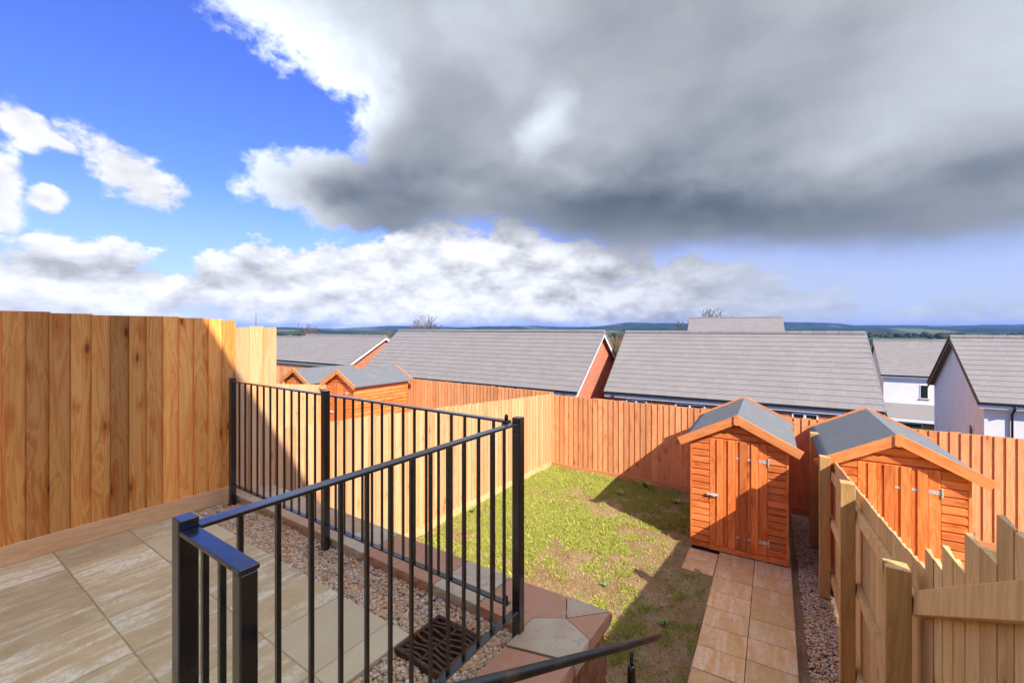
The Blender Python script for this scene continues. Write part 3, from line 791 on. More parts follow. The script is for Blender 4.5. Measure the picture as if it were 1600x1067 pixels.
# ------------------------------------------------------------------ fences
_board_cache = {}
def feather(w, t0, t1, m, ln=1.0, sl=0.0, gap=0.4):
    """feather-edged board: x width 0..w, thin edge at 0, thick edge at w standing off a little, face towards -y, z length 0..ln"""
    key = (round(w, 3), t0, t1, m, round(ln, 2), round(sl, 2), gap)
    if key not in _board_cache:
        mb = MB(); ln = key[4]; g = gap * t1; h = sl * w
        mb.add([(0, -t0, 0), (w, -t1, 0), (w, -g, 0), (0, 0, 0), (0, -t0, ln - h / 2), (w, -t1, ln + h / 2), (w, -g, ln + h / 2), (0, 0, ln - h / 2)],
               [(3, 2, 1, 0), (4, 5, 6, 7), (0, 1, 5, 4), (1, 2, 6, 5), (2, 3, 7, 6), (3, 0, 4, 7)])
        _board_cache[key] = mb.mesh('board', m)
    return _board_cache[key]
def fence(p0, p1, ztop, zbase, m, label, pitch=0.112, gb=0.15, face=1, flip=True, posts=None, rails=(), post_h=0.02, post_m='post_wood', tops=None, rnd=0.006, post_w=0.05, gbm=None, group='close-boarded garden fences', zb_fn=None, gravel=True):
    """boards from p0 to p1 (xy), visible face on the left of that direction when face=1 ... boards stand on a gravel board"""
    a, b = Vector((*p0, 0)), Vector((*p1, 0)); d = (b - a); L = d.length; d.normalize()
    ang = math.atan2(d.y, d.x)
    root = empty('fence', (a.x, a.y, zbase), ang, label, 'fence', group)
    r = random.Random(hash((round(a.x, 2), round(b.y, 2))) & 255)
    n = max(1, int(round(L / pitch))); pit = L / n; w = pit + 0.010
    zt = ztop if callable(ztop) else (lambda s: ztop)
    zb = zb_fn if zb_fn else (lambda s: zbase)
    for i in range(n):
        s0 = i * pit
        top = zt(s0 + pit / 2) + r.uniform(-rnd, rnd); bot = zb(s0 + pit / 2) + (gb - 0.01 if gravel else 0.0)
        ww = w + r.uniform(-0.004, 0.004)
        me = feather(w, 0.006, 0.024, m, top - bot)
        # local frame: x along the fence, face towards -y (face=1) or +y (face=-1)
        if face == 1:
            if not flip: o = link('board', me, root, (s0, 0, bot - zbase), (0, 0, r.uniform(-0.006, 0.006)))
            else: o = link('board', me, root, (s0 + w, -0.0, bot - zbase), (0, 0, 0), (-1, 1, 1))
        else:
            o = link('board', me, root, (s0 + w, 0, bot - zbase), (0, 0, math.pi + r.uniform(-0.006, 0.006)))
            if flip: o.location.x = s0; o.scale = (-1, 1, 1)
    f = -1 if face == 1 else 1
    if gravel:
        s = 0.0
        while s < L - 0.01:
            e = min(s + 3.0, L); zz = zb((s + e) / 2) - zbase
            y0, y1 = sorted((f * -0.004, f * 0.026))
            ln = e - s - 0.006
            mb = MB().box(-gb / 2, gb / 2, y0, y1, 0, ln)
            o = mb.build('gravel_board', gbm or m, root, bevel=0.002, loc=(s, 0, zz + gb / 2), rot=(0, R_(90), 0)); s = e
    for z0, z1 in rails:      # rails on the far side of the boards, follow the tops
        s = 0.0
        while s < L - 0.05:
            e = min(s + 1.8, L); za, zc = zt(s + 0.01), zt(e - 0.01); zba, zbc = zb(s), zb(e)
            fr = lambda t, q: (zba if q == 0 else zbc)
            h0 = (za - zba) * z0 + zba; h1 = (zc - zbc) * z0 + zbc
            y0, y1 = sorted((-f * 0.002, -f * 0.04))
            mb = MB(); ln = e - s; th = 0.04
            mb.add([(s, y0, h0 - th - zbase), (e, y0, h1 - th - zbase), (e, y1, h1 - th - zbase), (s, y1, h0 - th - zbase), (s, y0, h0 + th - zbase), (e, y0, h1 + th - zbase), (e, y1, h1 + th - zbase), (s, y1, h0 + th - zbase)],
                   [(3, 2, 1, 0), (4, 5, 6, 7), (0, 1, 5, 4), (1, 2, 6, 5), (2, 3, 7, 6), (3, 0, 4, 7)])
            mb.build('rail', post_m, root); s = e
    return root
# left boundary along the patio
fence((XL, -0.8), (XL, 2.13), lambda s: 1.893 - 0.029 * (s - 1.33), 0.0, 'fence_wood', 'tall golden close-boarded fence standing on the left side of the paved patio', 0.124, 0.15, face=1, gbm='fence_wood_pale')
fence((XL, 2.13), (XL, 2.55), lambda s: 1.77, 0.0, 'fence_wood_pale', 'short stepped-down panel of pale boards at the far end of the tall patio fence', 0.138, 0.15, face=1, zb_fn=lambda s: -0.9, gravel=False)
# left boundary down the garden
fence((XL, 2.55), (XL, YF), lambda s: 0.65 - 0.0615 * s, ZG - 0.06, 'fence_wood_pale', 'sunlit pale fence down the left side of the grass, below the railing', 0.112, 0.15, face=1)
# far fence
fence((XL + 0.01, YF - 0.09), (3.2, YF + 0.16), lambda s: 0.26 - 0.003 * s, ZG - 0.07, 'fence_wood_orange', 'orange close-boarded fence across the far end of the garden behind the shed', 0.113, 0.15, face=1)
# neighbours on the left
fence((-19.0, YF + 0.1), (XL - 0.05, YF + 0.1), lambda s: 0.29, ZG - 0.05, 'fence_wood_orange', 'far fence of the left neighbour, seen over the pale garden fence beside the two sheds', 0.113, 0.15, face=1)
fence((-11.25, 2.6), (-11.25, YF + 0.08), lambda s: 0.72 - 0.115 * s, ZG - 0.03, 'fence_wood_pale', 'fence between the two left sheds, seen through the railing bars', 0.118, 0.15, face=1)
# right boundary: we look at its back, posts and rails towards us
def right_fence():
    def tz(y): return float(np.interp(y, [2.88, 3.68, 5.03, 6.61, 9.0], [0.60, 0.50, 0.36, 0.19, 0.17]))
    y0, y1 = 2.86, YF + 0.05
    a = Vector((xr(y0) + 0.125, y0, 0)); b = Vector((xr(y1) + 0.125, y1, 0)); d = (b - a); L = d.length; d.normalize(); ang = math.atan2(d.y, d.x)
    root = empty('fence', (a.x, a.y, ZG), ang, 'right boundary fence seen from behind, with square posts and rails beside the pebbles', 'fence', 'close-boarded garden fences')
    n = int(L / 0.112); pit = L / n; r = random.Random(4)
    for i in range(n):
        s = i * pit; top = tz(y0 + (s + pit / 2)) + r.uniform(-0.005, 0.005)
        yy = y0 + s + pit / 2; me = feather(pit + 0.014, 0.006, 0.022, 'back_wood', tz(yy) - ZG, (tz(yy + .05) - tz(yy - .05)) / .1, 0.0)
        # face towards local -y (the neighbour's side, +x); the back towards us
        link('board', me, root, (s, -0.0, 0), (0, 0, 0))
    for k, (fr) in enumerate((0.16, 0.56, 0.90)):
        s = 0.0
        for sa, sb in ((0.0, 1.72), (1.72, 3.42), (3.42, 4.8), (4.8, L)):
            ha = (tz(y0 + sa) - ZG) * fr; hb = (tz(y0 + sb) - ZG) * fr; th = 0.038
            mb = MB().add([(sa, 0.002, ha - th), (sb, 0.002, hb - th), (sb, 0.042, hb - th), (sa, 0.042, ha - th), (sa, 0.002, ha + th), (sb, 0.002, hb + th), (sb, 0.034, hb + th), (sa, 0.034, ha + th)],
                          [(3, 2, 1, 0), (4, 5, 6, 7), (0, 1, 5, 4), (1, 2, 6, 5), (2, 3, 7, 6), (3, 0, 4, 7)])
            mb.build('rail', 'back_wood', root)
    for y, top in ((2.93, 0.575), (4.56, 0.50), (6.29, 0.28), (7.66, 0.275)):
        s = y - y0; h = top - ZG
        mb = MB().add([(-.05, -.05, 0), (.05, -.05, 0), (.05, .05, 0), (-.05, .05, 0), (-.05, -.05, h - .004), (.05, -.05, h - .004), (.05, .05, h), (-.05, .05, h)], [(3, 2, 1, 0), (4, 5, 6, 7), (0, 1, 5, 4), (1, 2, 6, 5), (2, 3, 7, 6), (3, 0, 4, 7)])
        mb.build('post', 'post_wood', root, bevel=0.003, loc=(s, 0.094, 0))
    # the stepped part beside the stairs
    ya, yb = 0.2, 2.86
    b2 = Vector((xr(yb) + 0.125, yb, 0)); a2 = Vector((xr(ya) + 0.125, ya, 0)); d = b2 - a2; L2 = d.length; ang = math.atan2(d.y, d.x)
    root2 = empty('fence', (a2.x, a2.y, -0.9), ang, 'nearest fence, boards with sawtooth stepped tops rising beside the steps', 'fence', 'close-boarded garden fences')
    teeth = [(2.86, 0.71), (2.62, 0.83), (2.365, 0.98), (2.09, 1.15), (1.86, 1.30), (1.62, 1.44), (1.38, 1.58), (1.14, 1.72), (0.9, 1.80), (0.66, 1.8), (0.42, 1.8), (0.2, 1.8)]
    for (y1_, z), (y0_, _) in zip(teeth[:-1], teeth[1:]):
        for h in (0, 1):
            q0 = y0_ + (y1_ - y0_) * h / 2; wdt = (y1_ - y0_) / 2 + 0.012; s = q0 - ya
            zb = max(-0.55 * (q0 - 0.72), 0) * 0 + (-0.55 * max(q0 - 0.72, 0)) + 0.02
            me = feather(wdt, 0.006, 0.022, 'back_wood', z - zb + r.uniform(-0.008, 0.008), 0.0, 0.0)
            link('board', me, root2, (s, 0, zb + 0.9))
    slope = (1.036 - 0.348) / (3.14 - 1.871)
    for off, m_ in ((0.0, 'back_wood'), (-0.62, 'back_wood')):
        def rz(y): return 0.348 + slope * (3.14 - y) + off
        sa, sb = 0.9 - ya, 2.86 - ya; za, zb_ = rz(0.9) + 0.9, rz(2.86) + 0.9; th = 0.118
        mb = MB().add([(sa, .002, za - th), (sb, .002, zb_ - th), (sb, .045, zb_ - th), (sa, .045, za - th), (sa, .002, za), (sb, .002, zb_), (sb, .04, zb_), (sa, .04, za)], [(3, 2, 1, 0), (4, 5, 6, 7), (0, 1, 5, 4), (1, 2, 6, 5), (2, 3, 7, 6), (3, 0, 4, 7)])
        mb.build('rail', m_, root2, bevel=0.002)
right_fence()

# ------------------------------------------------------------------ garden path
def path():
    base = tag(MB().box(-0.44, 0.42, 0, 5.3, -0.05, 0.0).build('garden_path', 'bedding', loc=(-0.466, 3.55, ZG - 0.045), rot=(0, 0, 0.066)), kind='structure')
    o = Vector((-0.466, 3.55, ZG - 0.045))
    r = random.Random(2); L = 0.346
    for c, (xa, xb) in enumerate(((-0.425, -0.003), (0.003, 0.41))):
        for i in range(15):
            y0 = 0.05 + i * L + (0.0 if c == 0 else 0.012)
            MB().box(-(xb - xa) / 2, (xb - xa) / 2, -L / 2 + 0.003, L / 2 - 0.003, 0, 0.047).build('path_slab', 'path_slab', base, bevel=0.003, loc=((xa + xb) / 2, y0 + L / 2, r.uniform(-0.001, 0.003)), rot=(0, 0, r.uniform(-0.006, 0.006)))
    for i in range(2):
        y0 = 2.46 + i * 0.31
        MB().box(-0.185, 0.185, -0.152, 0.152, 0, 0.047).build('path_slab', 'path_slab', base, bevel=0.003, loc=(-0.62, y0 + 0.15, 0.002))
path()

# ------------------------------------------------------------------ sheds
def shed(loc, rz, label):
    root = empty('shed', loc, rz, label, 'shed', 'small wooden garden sheds')
    W_, D_, HE, RISE = 0.585, 1.80, 1.60, 0.30     # half width, depth, eaves height, gable rise
    sl = RISE / W_
    r = random.Random(9)
    pitch = 0.092
    def zroof(x): return HE + RISE - abs(x) * sl
    # inner core so no light leaks
    poly = [(-W_ + .02, .06), (W_ - .02, .06), (W_ - .02, HE - .01), (0, HE + RISE - .02), (-W_ + .02, HE - .01)]
    MB().prism(poly, lambda a, b: (a, 0.02, b), lambda a, b: (a, D_ - .02, b)).build('core', 'shed_wood', root)
    MB().box(-W_ + .01, W_ - .01, 0.01, D_ - .01, -0.06, 0.0595).build('bearer', 'dark_pit', root)
    cache = {}
    def clad(w):
        k = round(w, 3)
        if k not in cache:
            # weatherboard lying along x: long axis built on z, turned by the object; bottom edge thick
            # shiplap: flat face, then a groove under the board above
            mb = MB(); pf_ = [(0, 0), (pitch - .001, 0), (pitch - .001, -.003), (pitch - .014, -.003), (pitch - .021, -.021), (.002, -.024), (0, -.020)]
            mb.prism(pf_, lambda a_, b_: (a_, b_, -k / 2), lambda a_, b_: (a_, b_, k / 2))
            cache[k] = mb.mesh('cladding_board', 'shed_wood')
        return cache[k]
    # rotation that maps local x->z, z->-x (long axis along x), y kept
    def put_clad(cx, z, w, side=0):
        me = clad(w)
        if side == 0: m4 = Matrix(((0, 0, 1, cx), (0, 1, 0, 0.018), (1, 0, 0, z), (0, 0, 0, 1)))
        elif side == 1: m4 = Matrix(((0, -1, 0, W_ - 0.018), (0, 0, 1, cx), (1, 0, 0, z), (0, 0, 0, 1)))
        else: m4 = Matrix(((0, 1, 0, -W_ + 0.018), (0, 0, 1, cx), (1, 0, 0, z), (0, 0, 0, 1)))
        o = link('cladding_board', me, root); o.matrix_local = m4
    door_l, door_r, door_b, door_t = -0.345, 0.36, 0.115, 1.605
    n = int((HE) / pitch)
    for i in range(n):
        z = 0.05 + i * pitch
        if z + pitch < HE + 0.03:
            wl = door_l - (-W_ + 0.012); put_clad((-W_ + 0.012 + door_l) / 2, z, wl - 0.004)
            wr = W_ - 0.012 - door_r; put_clad((W_ - 0.012 + door_r) / 2, z, wr - 0.004)
            put_clad(D_ / 2, z, D_ - 0.03, 1); put_clad(D_ / 2, z, D_ - 0.03, -1)
    z = door_t + 0.01
    while z < HE + RISE - 0.12:
        hw = (HE + RISE - 0.03 - z - pitch * 0.75) / sl
        put_clad(0.0, z, max(0.1, 2 * min(hw, W_ - .02))); z += pitch
    for s in (-1, 1):
        MB().box(-.012, .012, -.014, .014, 0, HE - 0.06).build('corner_trim', 'shed_wood', root, loc=(s * (W_ - 0.002), 0.006, 0.05))
        MB().box(-.012, .012, -.014, .014, 0, HE - 0.06).build('corner_trim', 'shed_wood', root, loc=(s * (W_ - 0.002), D_ - 0.006, 0.05))
    # back gable
    MB().prism([(-W_, 0.05), (W_, 0.05), (W_, HE), (0, HE + RISE), (-W_, HE)], lambda a, b: (a, D_ - .019, b), lambda a, b: (a, D_, b)).build('back_wall', 'shed_wood', root)
    # door: sill board, raised and recessed boards
    MB().box(-.035, .035, -.012, .012, -(door_r - door_l) / 2, (door_r - door_l) / 2).build('sill_board', 'shed_wood', root, loc=((door_l + door_r) / 2, 0.002, 0.082), rot=(0, R_(90), 0))
    door = MB().box(door_l + .004, door_r - .004, 0.004, 0.018, door_b + .005, door_t - .004).build('door', 'shed_wood', root)
    edges = [-0.345, -0.255, -0.170, -0.115, -0.018, 0.028, 0.122, 0.166, 0.256, 0.360]
    for i in range(9):
        a, b = edges[i] + .003, edges[i + 1] - .003; up = i in (1, 3, 5, 7)
        t = 0.016 if up else 0.003
        MB().box(-(b - a) / 2, (b - a) / 2, -t, 0.003, 0, door_t - door_b - .02).build('door_board', 'shed_wood', door, bevel=0.0012, loc=((a + b) / 2, 0.0, door_b + .01))
    for zz in (0.29, 1.36):
        for xa, xb, hh, ya, yb in ((edges[8] + .004, door_r - .002, .020, -.006, -.0032), (edges[6] + .002, edges[7] - .002, .015, -.006, -.0032), (edges[4] + .002, edges[5] - .002, .011, -.006, -.0032), (door_r + .002, door_r + .018, .05, -.016, -.012)):
            MB().box(xa, xb, ya, yb, zz - hh, zz + hh).build('hinge_strap', 'galvanised', door)
    lt = MB().box(door_l - .035, door_l - .004, -.030, -.020, 0.795, 0.835); lt.box(door_l + .003, door_l + .10, -.022, -.0165, 0.795, 0.84)
    lt.tube([(door_l - .03, -.034, .817), (door_l + .12, -.034, .817)], .007, 8); lt.tube([(door_l + .06, -.034, .817), (door_l + .06, -.055, .80)], .006, 8)
    lt.build('latch', 'galvanised', door)
    # roof boards, felt, barge boards
    OV, FO, BO = 0.10, 0.075, 0.07
    th = 0.016
    for s in (-1, 1):
        xe = s * (W_ + OV); ze = zroof(0) - (W_ + OV) * sl
        mb = MB().add([(0, -FO + .02, zroof(0) + .012), (xe, -FO + .02, ze + .012), (xe, D_ + BO - .02, ze + .012), (0, D_ + BO - .02, zroof(0) + .012),
                       (0, -FO + .02, zroof(0) + .028), (xe, -FO + .02, ze + .028), (xe, D_ + BO - .02, ze + .028), (0, D_ + BO - .02, zroof(0) + .028)],
                      [(3, 2, 1, 0), (4, 5, 6, 7), (0, 1, 5, 4), (1, 2, 6, 5), (2, 3, 7, 6), (3, 0, 4, 7)])
        mb.build('roof_board', 'shed_wood', root)
        # felt, slightly uneven, wrapped over the eave
        nx, ny = 8, 14; V = []; rr = random.Random(3 + s)
        for j in range(ny + 1):
            for i in range(nx + 1):
                t = i / nx; x = s * t * (W_ + OV + .004); z = zroof(0) - abs(x) * sl + .033 + (rr.uniform(-.0025, .0035) if 0 < i < nx else 0.0)
                V.append((x, -FO + .022 + j / ny * (D_ + FO + BO - .044), z))
            V.append((s * (W_ + OV + .006), V[-1][1], ze - .022))
        k = nx + 2
        F = [(j * k + i, j * k + i + 1, (j + 1) * k + i + 1, (j + 1) * k + i) for j in range(ny) for i in range(nx + 1)]
        fm = MB(); fm.add(V, F); fm.build('roof_felt', 'roof_felt', root, True)
        # barge boards
        for yb, nm in ((-FO, 'f'), (D_ + BO, 'b')):
            L = math.hypot(W_ + OV + .05, (W_ + OV + .05) * sl); ang = math.atan(sl)
            o = MB().box(-.055, .055, -.011, .011, (-0.012 if s > 0 else 0.014), L).build('barge_board', 'shed_trim', root, bevel=0.0015)
            # local z runs down the slope, local x across the board face (vertical-ish)
            dz = Vector((s * math.cos(ang), 0, -math.sin(ang))); dy = Vector((0, 1, 0)); dx = dy.cross(dz)
            apex = Vector((0, yb, zroof(0) - 0.002)) + (Vector((0, -0.0, 0)))
            m4 = Matrix.Identity(4)
            for i_ in range(3): m4[i_][0], m4[i_][1], m4[i_][2], m4[i_][3] = dx[i_], dy[i_], dz[i_], apex[i_]
            o.matrix_local = m4
    fin = MB().slab([(-.036, -.062), (.0, -.078), (.042, -.058), (.042, .05), (0, .068), (-.036, .05)], -.007, .007)
    o = fin.build('finial', 'shed_trim', root, bevel=.0015, loc=(0.0, -FO - .0195, zroof(0) - .002), rot=(R_(90), R_(0), 0))
    return root
SZ = ZG - 0.03
shed1 = shed((-0.885, 6.685, SZ), 0.072, 'narrow orange shed on the path slabs with its plank door half in shadow')
def another(loc, rz, label):
    c = copy_tree(shed1); c.location = loc; c.rotation_euler = (0, 0, rz); c['label'] = label; return c
another((0.735, 6.42, SZ + 0.02), 0.072, 'fully sunlit orange shed behind the right boundary fence')
another((-10.28, 6.95, SZ + 0.10), 0.0, 'shed over the left fence whose clapboard side wall faces the garden')
another((-12.38, 6.95, SZ + 0.03), 0.0, 'leftmost shed, only its gable and grey roof showing over a fence')

# ------------------------------------------------------------------ houses
def house(E, ang, L, run, rise, zground, wall_m, label, left_gable=True, n_single=0, front_windows=(), overhang=0.14, downpipes=(), verge_m='ridge_tile', barge_m='white_upvc', group='houses below the garden', gable_windows=(), tile_w=0.33, gauge=0.32, soffit=0.0, front=()):
    """E: left end of the front eave (x,y,z); ang: direction of the eave; local x along the eave, y uphill away from us"""
    root = empty('house', (E[0], E[1], zground), ang, label, 'house', group)
    ze = E[2] - zground; zr = ze + rise; in_ = 0.22
    zw = ze - 0.12
    k = (rise) / run
    def zat(y): return ze + min(y, 2 * run - y) * k
    # wall shell
    poly = [(overhang, 0), (2 * run - overhang, 0), (2 * run - overhang, zat(overhang) - .14), (run, zr - .16), (overhang, zat(overhang) - .14)]
    MB().prism(poly, lambda a, b: (in_, a, b), lambda a, b: (L - in_, a, b)).build('wall', wall_m, root)
    # roof deck
    rf = MB()
    rf.prism([(0.0, ze - .03), (run, zr - .03), (2 * run, ze - .03), (2 * run, ze - .11), (run, zr - .11), (0.0, ze - .11)], lambda a, b: (0.03, a, b), lambda a, b: (L - 0.03, a, b))
    roof = rf.build('roof', 'ridge_tile', root)
    # front slope tiles
    sl = math.hypot(run, rise); n = int(round(sl / gauge)); g = sl / n; ang_s = math.atan(k)
    nx = int(round(L / tile_w)); tw = L / nx
    tme = MB().box(.0012, tw - .0012, 0, g + .05, 0, .034).mesh('tile', 'roof_tile')
    rest = MB(); cnt = 0
    ca, sa = math.cos(ang_s - .05), math.sin(ang_s - .05)
    for j in range(n):
        off = (tw / 2 if j % 2 else 0.0)
        for i in range(nx + (1 if j % 2 else 0)):
            x0 = i * tw - off; y0 = j * g - .03
            yy, zz = y0 * math.cos(ang_s), ze + y0 * math.sin(ang_s) - .028 + .022
            full = x0 >= -1e-6 and x0 + tw <= L + 1e-6
            if full and cnt < n_single:
                o = link('tile', tme, roof, (x0, yy, zz), (ang_s - .05, 0, 0)); cnt += 1
            else:
                xa, xb = max(x0, 0) + .0012, min(x0 + tw, L) - .0012
                vs = []
                for (X, Y, Z) in [(xa, 0, 0), (xb, 0, 0), (xb, g + .05, 0), (xa, g + .05, 0), (xa, 0, .034), (xb, 0, .034), (xb, g + .05, .034), (xa, g + .05, .034)]:
                    vs.append((X, yy + Y * ca - Z * sa, zz + Y * sa + Z * ca))
                rest.add(vs, [(4, 5, 6, 7), (0, 1, 5, 4), (1, 2, 6, 5), (3, 0, 4, 7)])
    if rest.v: tag(rest.build('roof_tiles', 'roof_tile', roof, fix=False), kind='stuff')
    # far slope as tile courses
    bk = MB()
    for j in range(n):
        ya = 2 * run - j * g * math.cos(ang_s); za = ze + j * g * math.sin(ang_s) + .02; yb = ya - g * math.cos(ang_s); zb = za + g * math.sin(ang_s) - .02
        bk.add([(0, ya, za), (L, ya, za), (L, yb, zb), (0, yb, zb), (0, ya, za - .03), (L, ya, za - .03)], [(0, 1, 2, 3), (4, 5, 1, 0)])
    tag(bk.build('roof_tiles', 'roof_tile', roof, fix=False), kind='stuff')
    # ridge tiles
    nr = int(round(L / 0.45)); rw = L / nr
    rme = MB().prism([(-.13, -.06), (-.11, .03), (-.05, .068), (.05, .068), (.11, .03), (.13, -.06)], lambda a, b: (.006, a, b), lambda a, b: (rw - .006, a, b)).mesh('ridge_tile', 'ridge_tile')
    for i in range(nr): link('ridge_tile', rme, roof, (i * rw, run, zr + .02))
    # verges and barge boards on both gables
    for x, s in ((0, -1), (L, 1)):
        for sgn in (0, 1):
            ya, yb = (0, run) if sgn == 0 else (2 * run, run)
            MB().add([(x - .012, ya, ze - .06), (x + .03 * s * 1.0 + .012, ya, ze - .06), (x + .03 * s + .012, yb, zr - .06), (x - .012, yb, zr - .06), (x - .012, ya, ze + .03), (x + .03 * s + .012, ya, ze + .03), (x + .03 * s + .012, yb, zr + .03), (x - .012, yb, zr + .03)],
                     [(3, 2, 1, 0), (4, 5, 6, 7), (0, 1, 5, 4), (1, 2, 6, 5), (2, 3, 7, 6), (3, 0, 4, 7)]).build('verge', verge_m, root)
            y2 = ya + (0.05 if sgn == 0 else -0.05)
            xi = x - s * .01
            MB().add([(xi - s * .03, y2, ze - .25), (xi, y2, ze - .25), (xi, yb, zr - .25), (xi - s * .03, yb, zr - .25), (xi - s * .03, y2, ze - .062), (xi, y2, ze - .062), (xi, yb, zr - .062), (xi - s * .03, yb, zr - .062)],
                     [(3, 2, 1, 0), (4, 5, 6, 7), (0, 1, 5, 4), (1, 2, 6, 5), (2, 3, 7, 6), (3, 0, 4, 7)]).build('barge_board', barge_m, root)
    # eaves: fascia, soffit, gutter
    MB().box(0.0, L, 0.035, 0.06, ze - .24, ze - .055).build('fascia', 'white_upvc', root)
    MB().box(0.03, L - .03, 0.06, overhang + .02, ze - .24, ze - .225).build('soffit', 'white_upvc', root)
    gut = MB(); pr = [(-.075 + .042 * math.cos(math.pi + t * math.pi / 6), -.075 + .042 * math.sin(math.pi + t * math.pi / 6)) for t in range(7)]
    pr += [(-.075 + .036 * math.cos(2 * math.pi - t * math.pi / 6), -.075 + .036 * math.sin(2 * math.pi - t * math.pi / 6)) for t in range(7)]
    gut.prism(pr, lambda a, b: (-.03, a + .055, ze + b + .02), lambda a, b: (L + .03, a + .055, ze + b + .02)).build('gutter', 'gutter_black', root)
    for x in downpipes:
        MB().tube([(x, -.02, ze - .10), (x, -.02, ze - .18), (x, overhang - .06, ze - .42), (x, overhang - .06, 0.1)], .036, 10).build('downpipe', 'gutter_black', root, True)
    def window(x0, x1, z0, z1, mull=1, gable=False):
        """on the front wall (y=overhang) or on the left gable (x=in_)"""
        fr = MB(); d = .05
        def bx(a, b, c, e, y0, y1, mb):
            if not gable: mb.box(a, b, overhang + y0, overhang + y1, c, e)
            else: mb.box(in_ + y0, in_ + y1, a, b, c, e)
            return mb
        pn = bx(x0 + d, x1 - d, z0 + d, z1 - d, -.004, .03, MB()).build('window', 'window_glass', root)
        bx(x0, x1, z1 - d, z1, -.03, .03, fr); bx(x0, x1, z0, z0 + d, -.03, .03, fr)
        bx(x0, x0 + d, z0 + d + .001, z1 - d - .001, -.0305, .03, fr); bx(x1 - d, x1, z0 + d + .001, z1 - d - .001, -.0305, .03, fr)
        for q in range(mull):
            xm = x0 + (x1 - x0) * (q + 1) / (mull + 1); bx(xm - .04, xm + .04, z0 + d + .001, z1 - d - .001, -.028, .03, fr)
        fr.build('frame', 'white_upvc', pn)
        bx(x0 - .06, x1 + .06, z0 - .07, z0 - .002, -.07, .03, MB()).build('sill', 'sill_stone', pn)
    for w in front_windows: window(*w)
    for w in gable_windows: window(*w, gable=True)
    return root, ze, zr
def houses():
    zg = -4.0
    aB = R_(4.6)
    house((-7.80, 18.56, -1.04), aB, 9.75, 3.5, 2.60, zg, 'brick', 'large grey tiled roof in the centre with brick wall and white windows under its gutter', n_single=300,
          front_windows=[(0.95, 1.85, 1.55, 2.66), (3.0, 4.15, 1.55, 2.66), (7.1, 7.9, 1.55, 2.66), (5.0, 5.9, 1.55, 2.66)], downpipes=(0.42, 9.2))
    house((-23.75, 17.50, -1.04), R_(0.7), 15.05, 3.2, 2.64, zg, 'brick', 'long grey tiled roof left of centre whose red brick gable end catches a shadow', n_single=300,
          front_windows=[(11.0, 11.9, 1.55, 2.66), (8.2, 9.1, 1.55, 2.66)], downpipes=(9.0, 14.4))
    house((-35.2, 17.5, -0.62), R_(0.5), 10.0, 3.2, 1.82, zg, 'brick', 'grey roofed house further left, a sliver of brick gable beside the long roof')
    house((-46.2, 17.9, -0.75), R_(0.5), 10.6, 3.2, 1.75, zg, 'brick', 'farthest left roof, showing just past the end of the tall fence')
    # white rendered house on the right
    house((5.12, 23.94, -1.04), R_(3.5), 9.0, 3.45, 2.42, zg - 0.4, 'render_white', 'white rendered house at the right edge with black verge and small gable window', barge_m='gutter_black', verge_m='gutter_black', overhang=0.30,
          gable_windows=[(1.35, 1.78, 0.95 + 0.15, 2.1 + 0.15, 0)], downpipes=(0.95,))
    # far white house between the roofs, with a lean-to
    r, ze, zr = house((4.55, 48.8, -2.16), R_(4.0), 9.0, 3.6, 2.85, -8.5, 'render_white', 'distant white house with a lean-to porch between the big roof and the right house', overhang=0.3,
                      front_windows=[(2.55, 3.1, ze_ - 1.9, ze_ - 0.75, 0) for ze_ in (6.34,)])
    MB().add([(0.2, -1.5, 3.0), (8.8, -1.5, 3.0), (8.8, 0.3, 3.95), (0.2, 0.3, 3.95), (0.2, -1.5, 2.9), (8.8, -1.5, 2.9), (8.8, 0.3, 3.85), (0.2, 0.3, 3.85)], [(0, 1, 2, 3), (4, 7, 6, 5), (0, 4, 5, 1), (1, 5, 6, 2), (3, 7, 4, 0)]).build('porch_roof', 'roof_tile', r)
    MB().box(0.2, 8.8, -1.55, -1.5, 2.72, 2.95).build('porch_fascia', 'white_upvc', r)
    MB().box(0.3, 8.7, -1.2, 0.29, 0.0, 2.9).build('porch_wall', 'brick', r)
    for a, b in ((1.1, 2.4), (3.6, 4.3), (5.2, 6.5)):
        p = MB().box(a + .06, b - .06, -1.225, -1.19, 1.2, 2.55).build('window', 'window_glass', r)
        fr = MB().box(a, a + .06, -1.24, -1.19, 1.1, 2.62); fr.box(b - .06, b, -1.24, -1.19, 1.1, 2.62); fr.box(a + .061, b - .061, -1.24, -1.19, 2.551, 2.62); fr.box(a + .061, b - .061, -1.24, -1.19, 1.1, 1.199); fr.build('frame', 'white_upvc', p)
    # roof top behind the central roof
    house((-10.39, 44.80, 0.33), R_(7.8), 8.3, 3.6, 2.5, -6.5, 'brick', 'highest grey roof top rising behind the central roof against the hills')
houses()
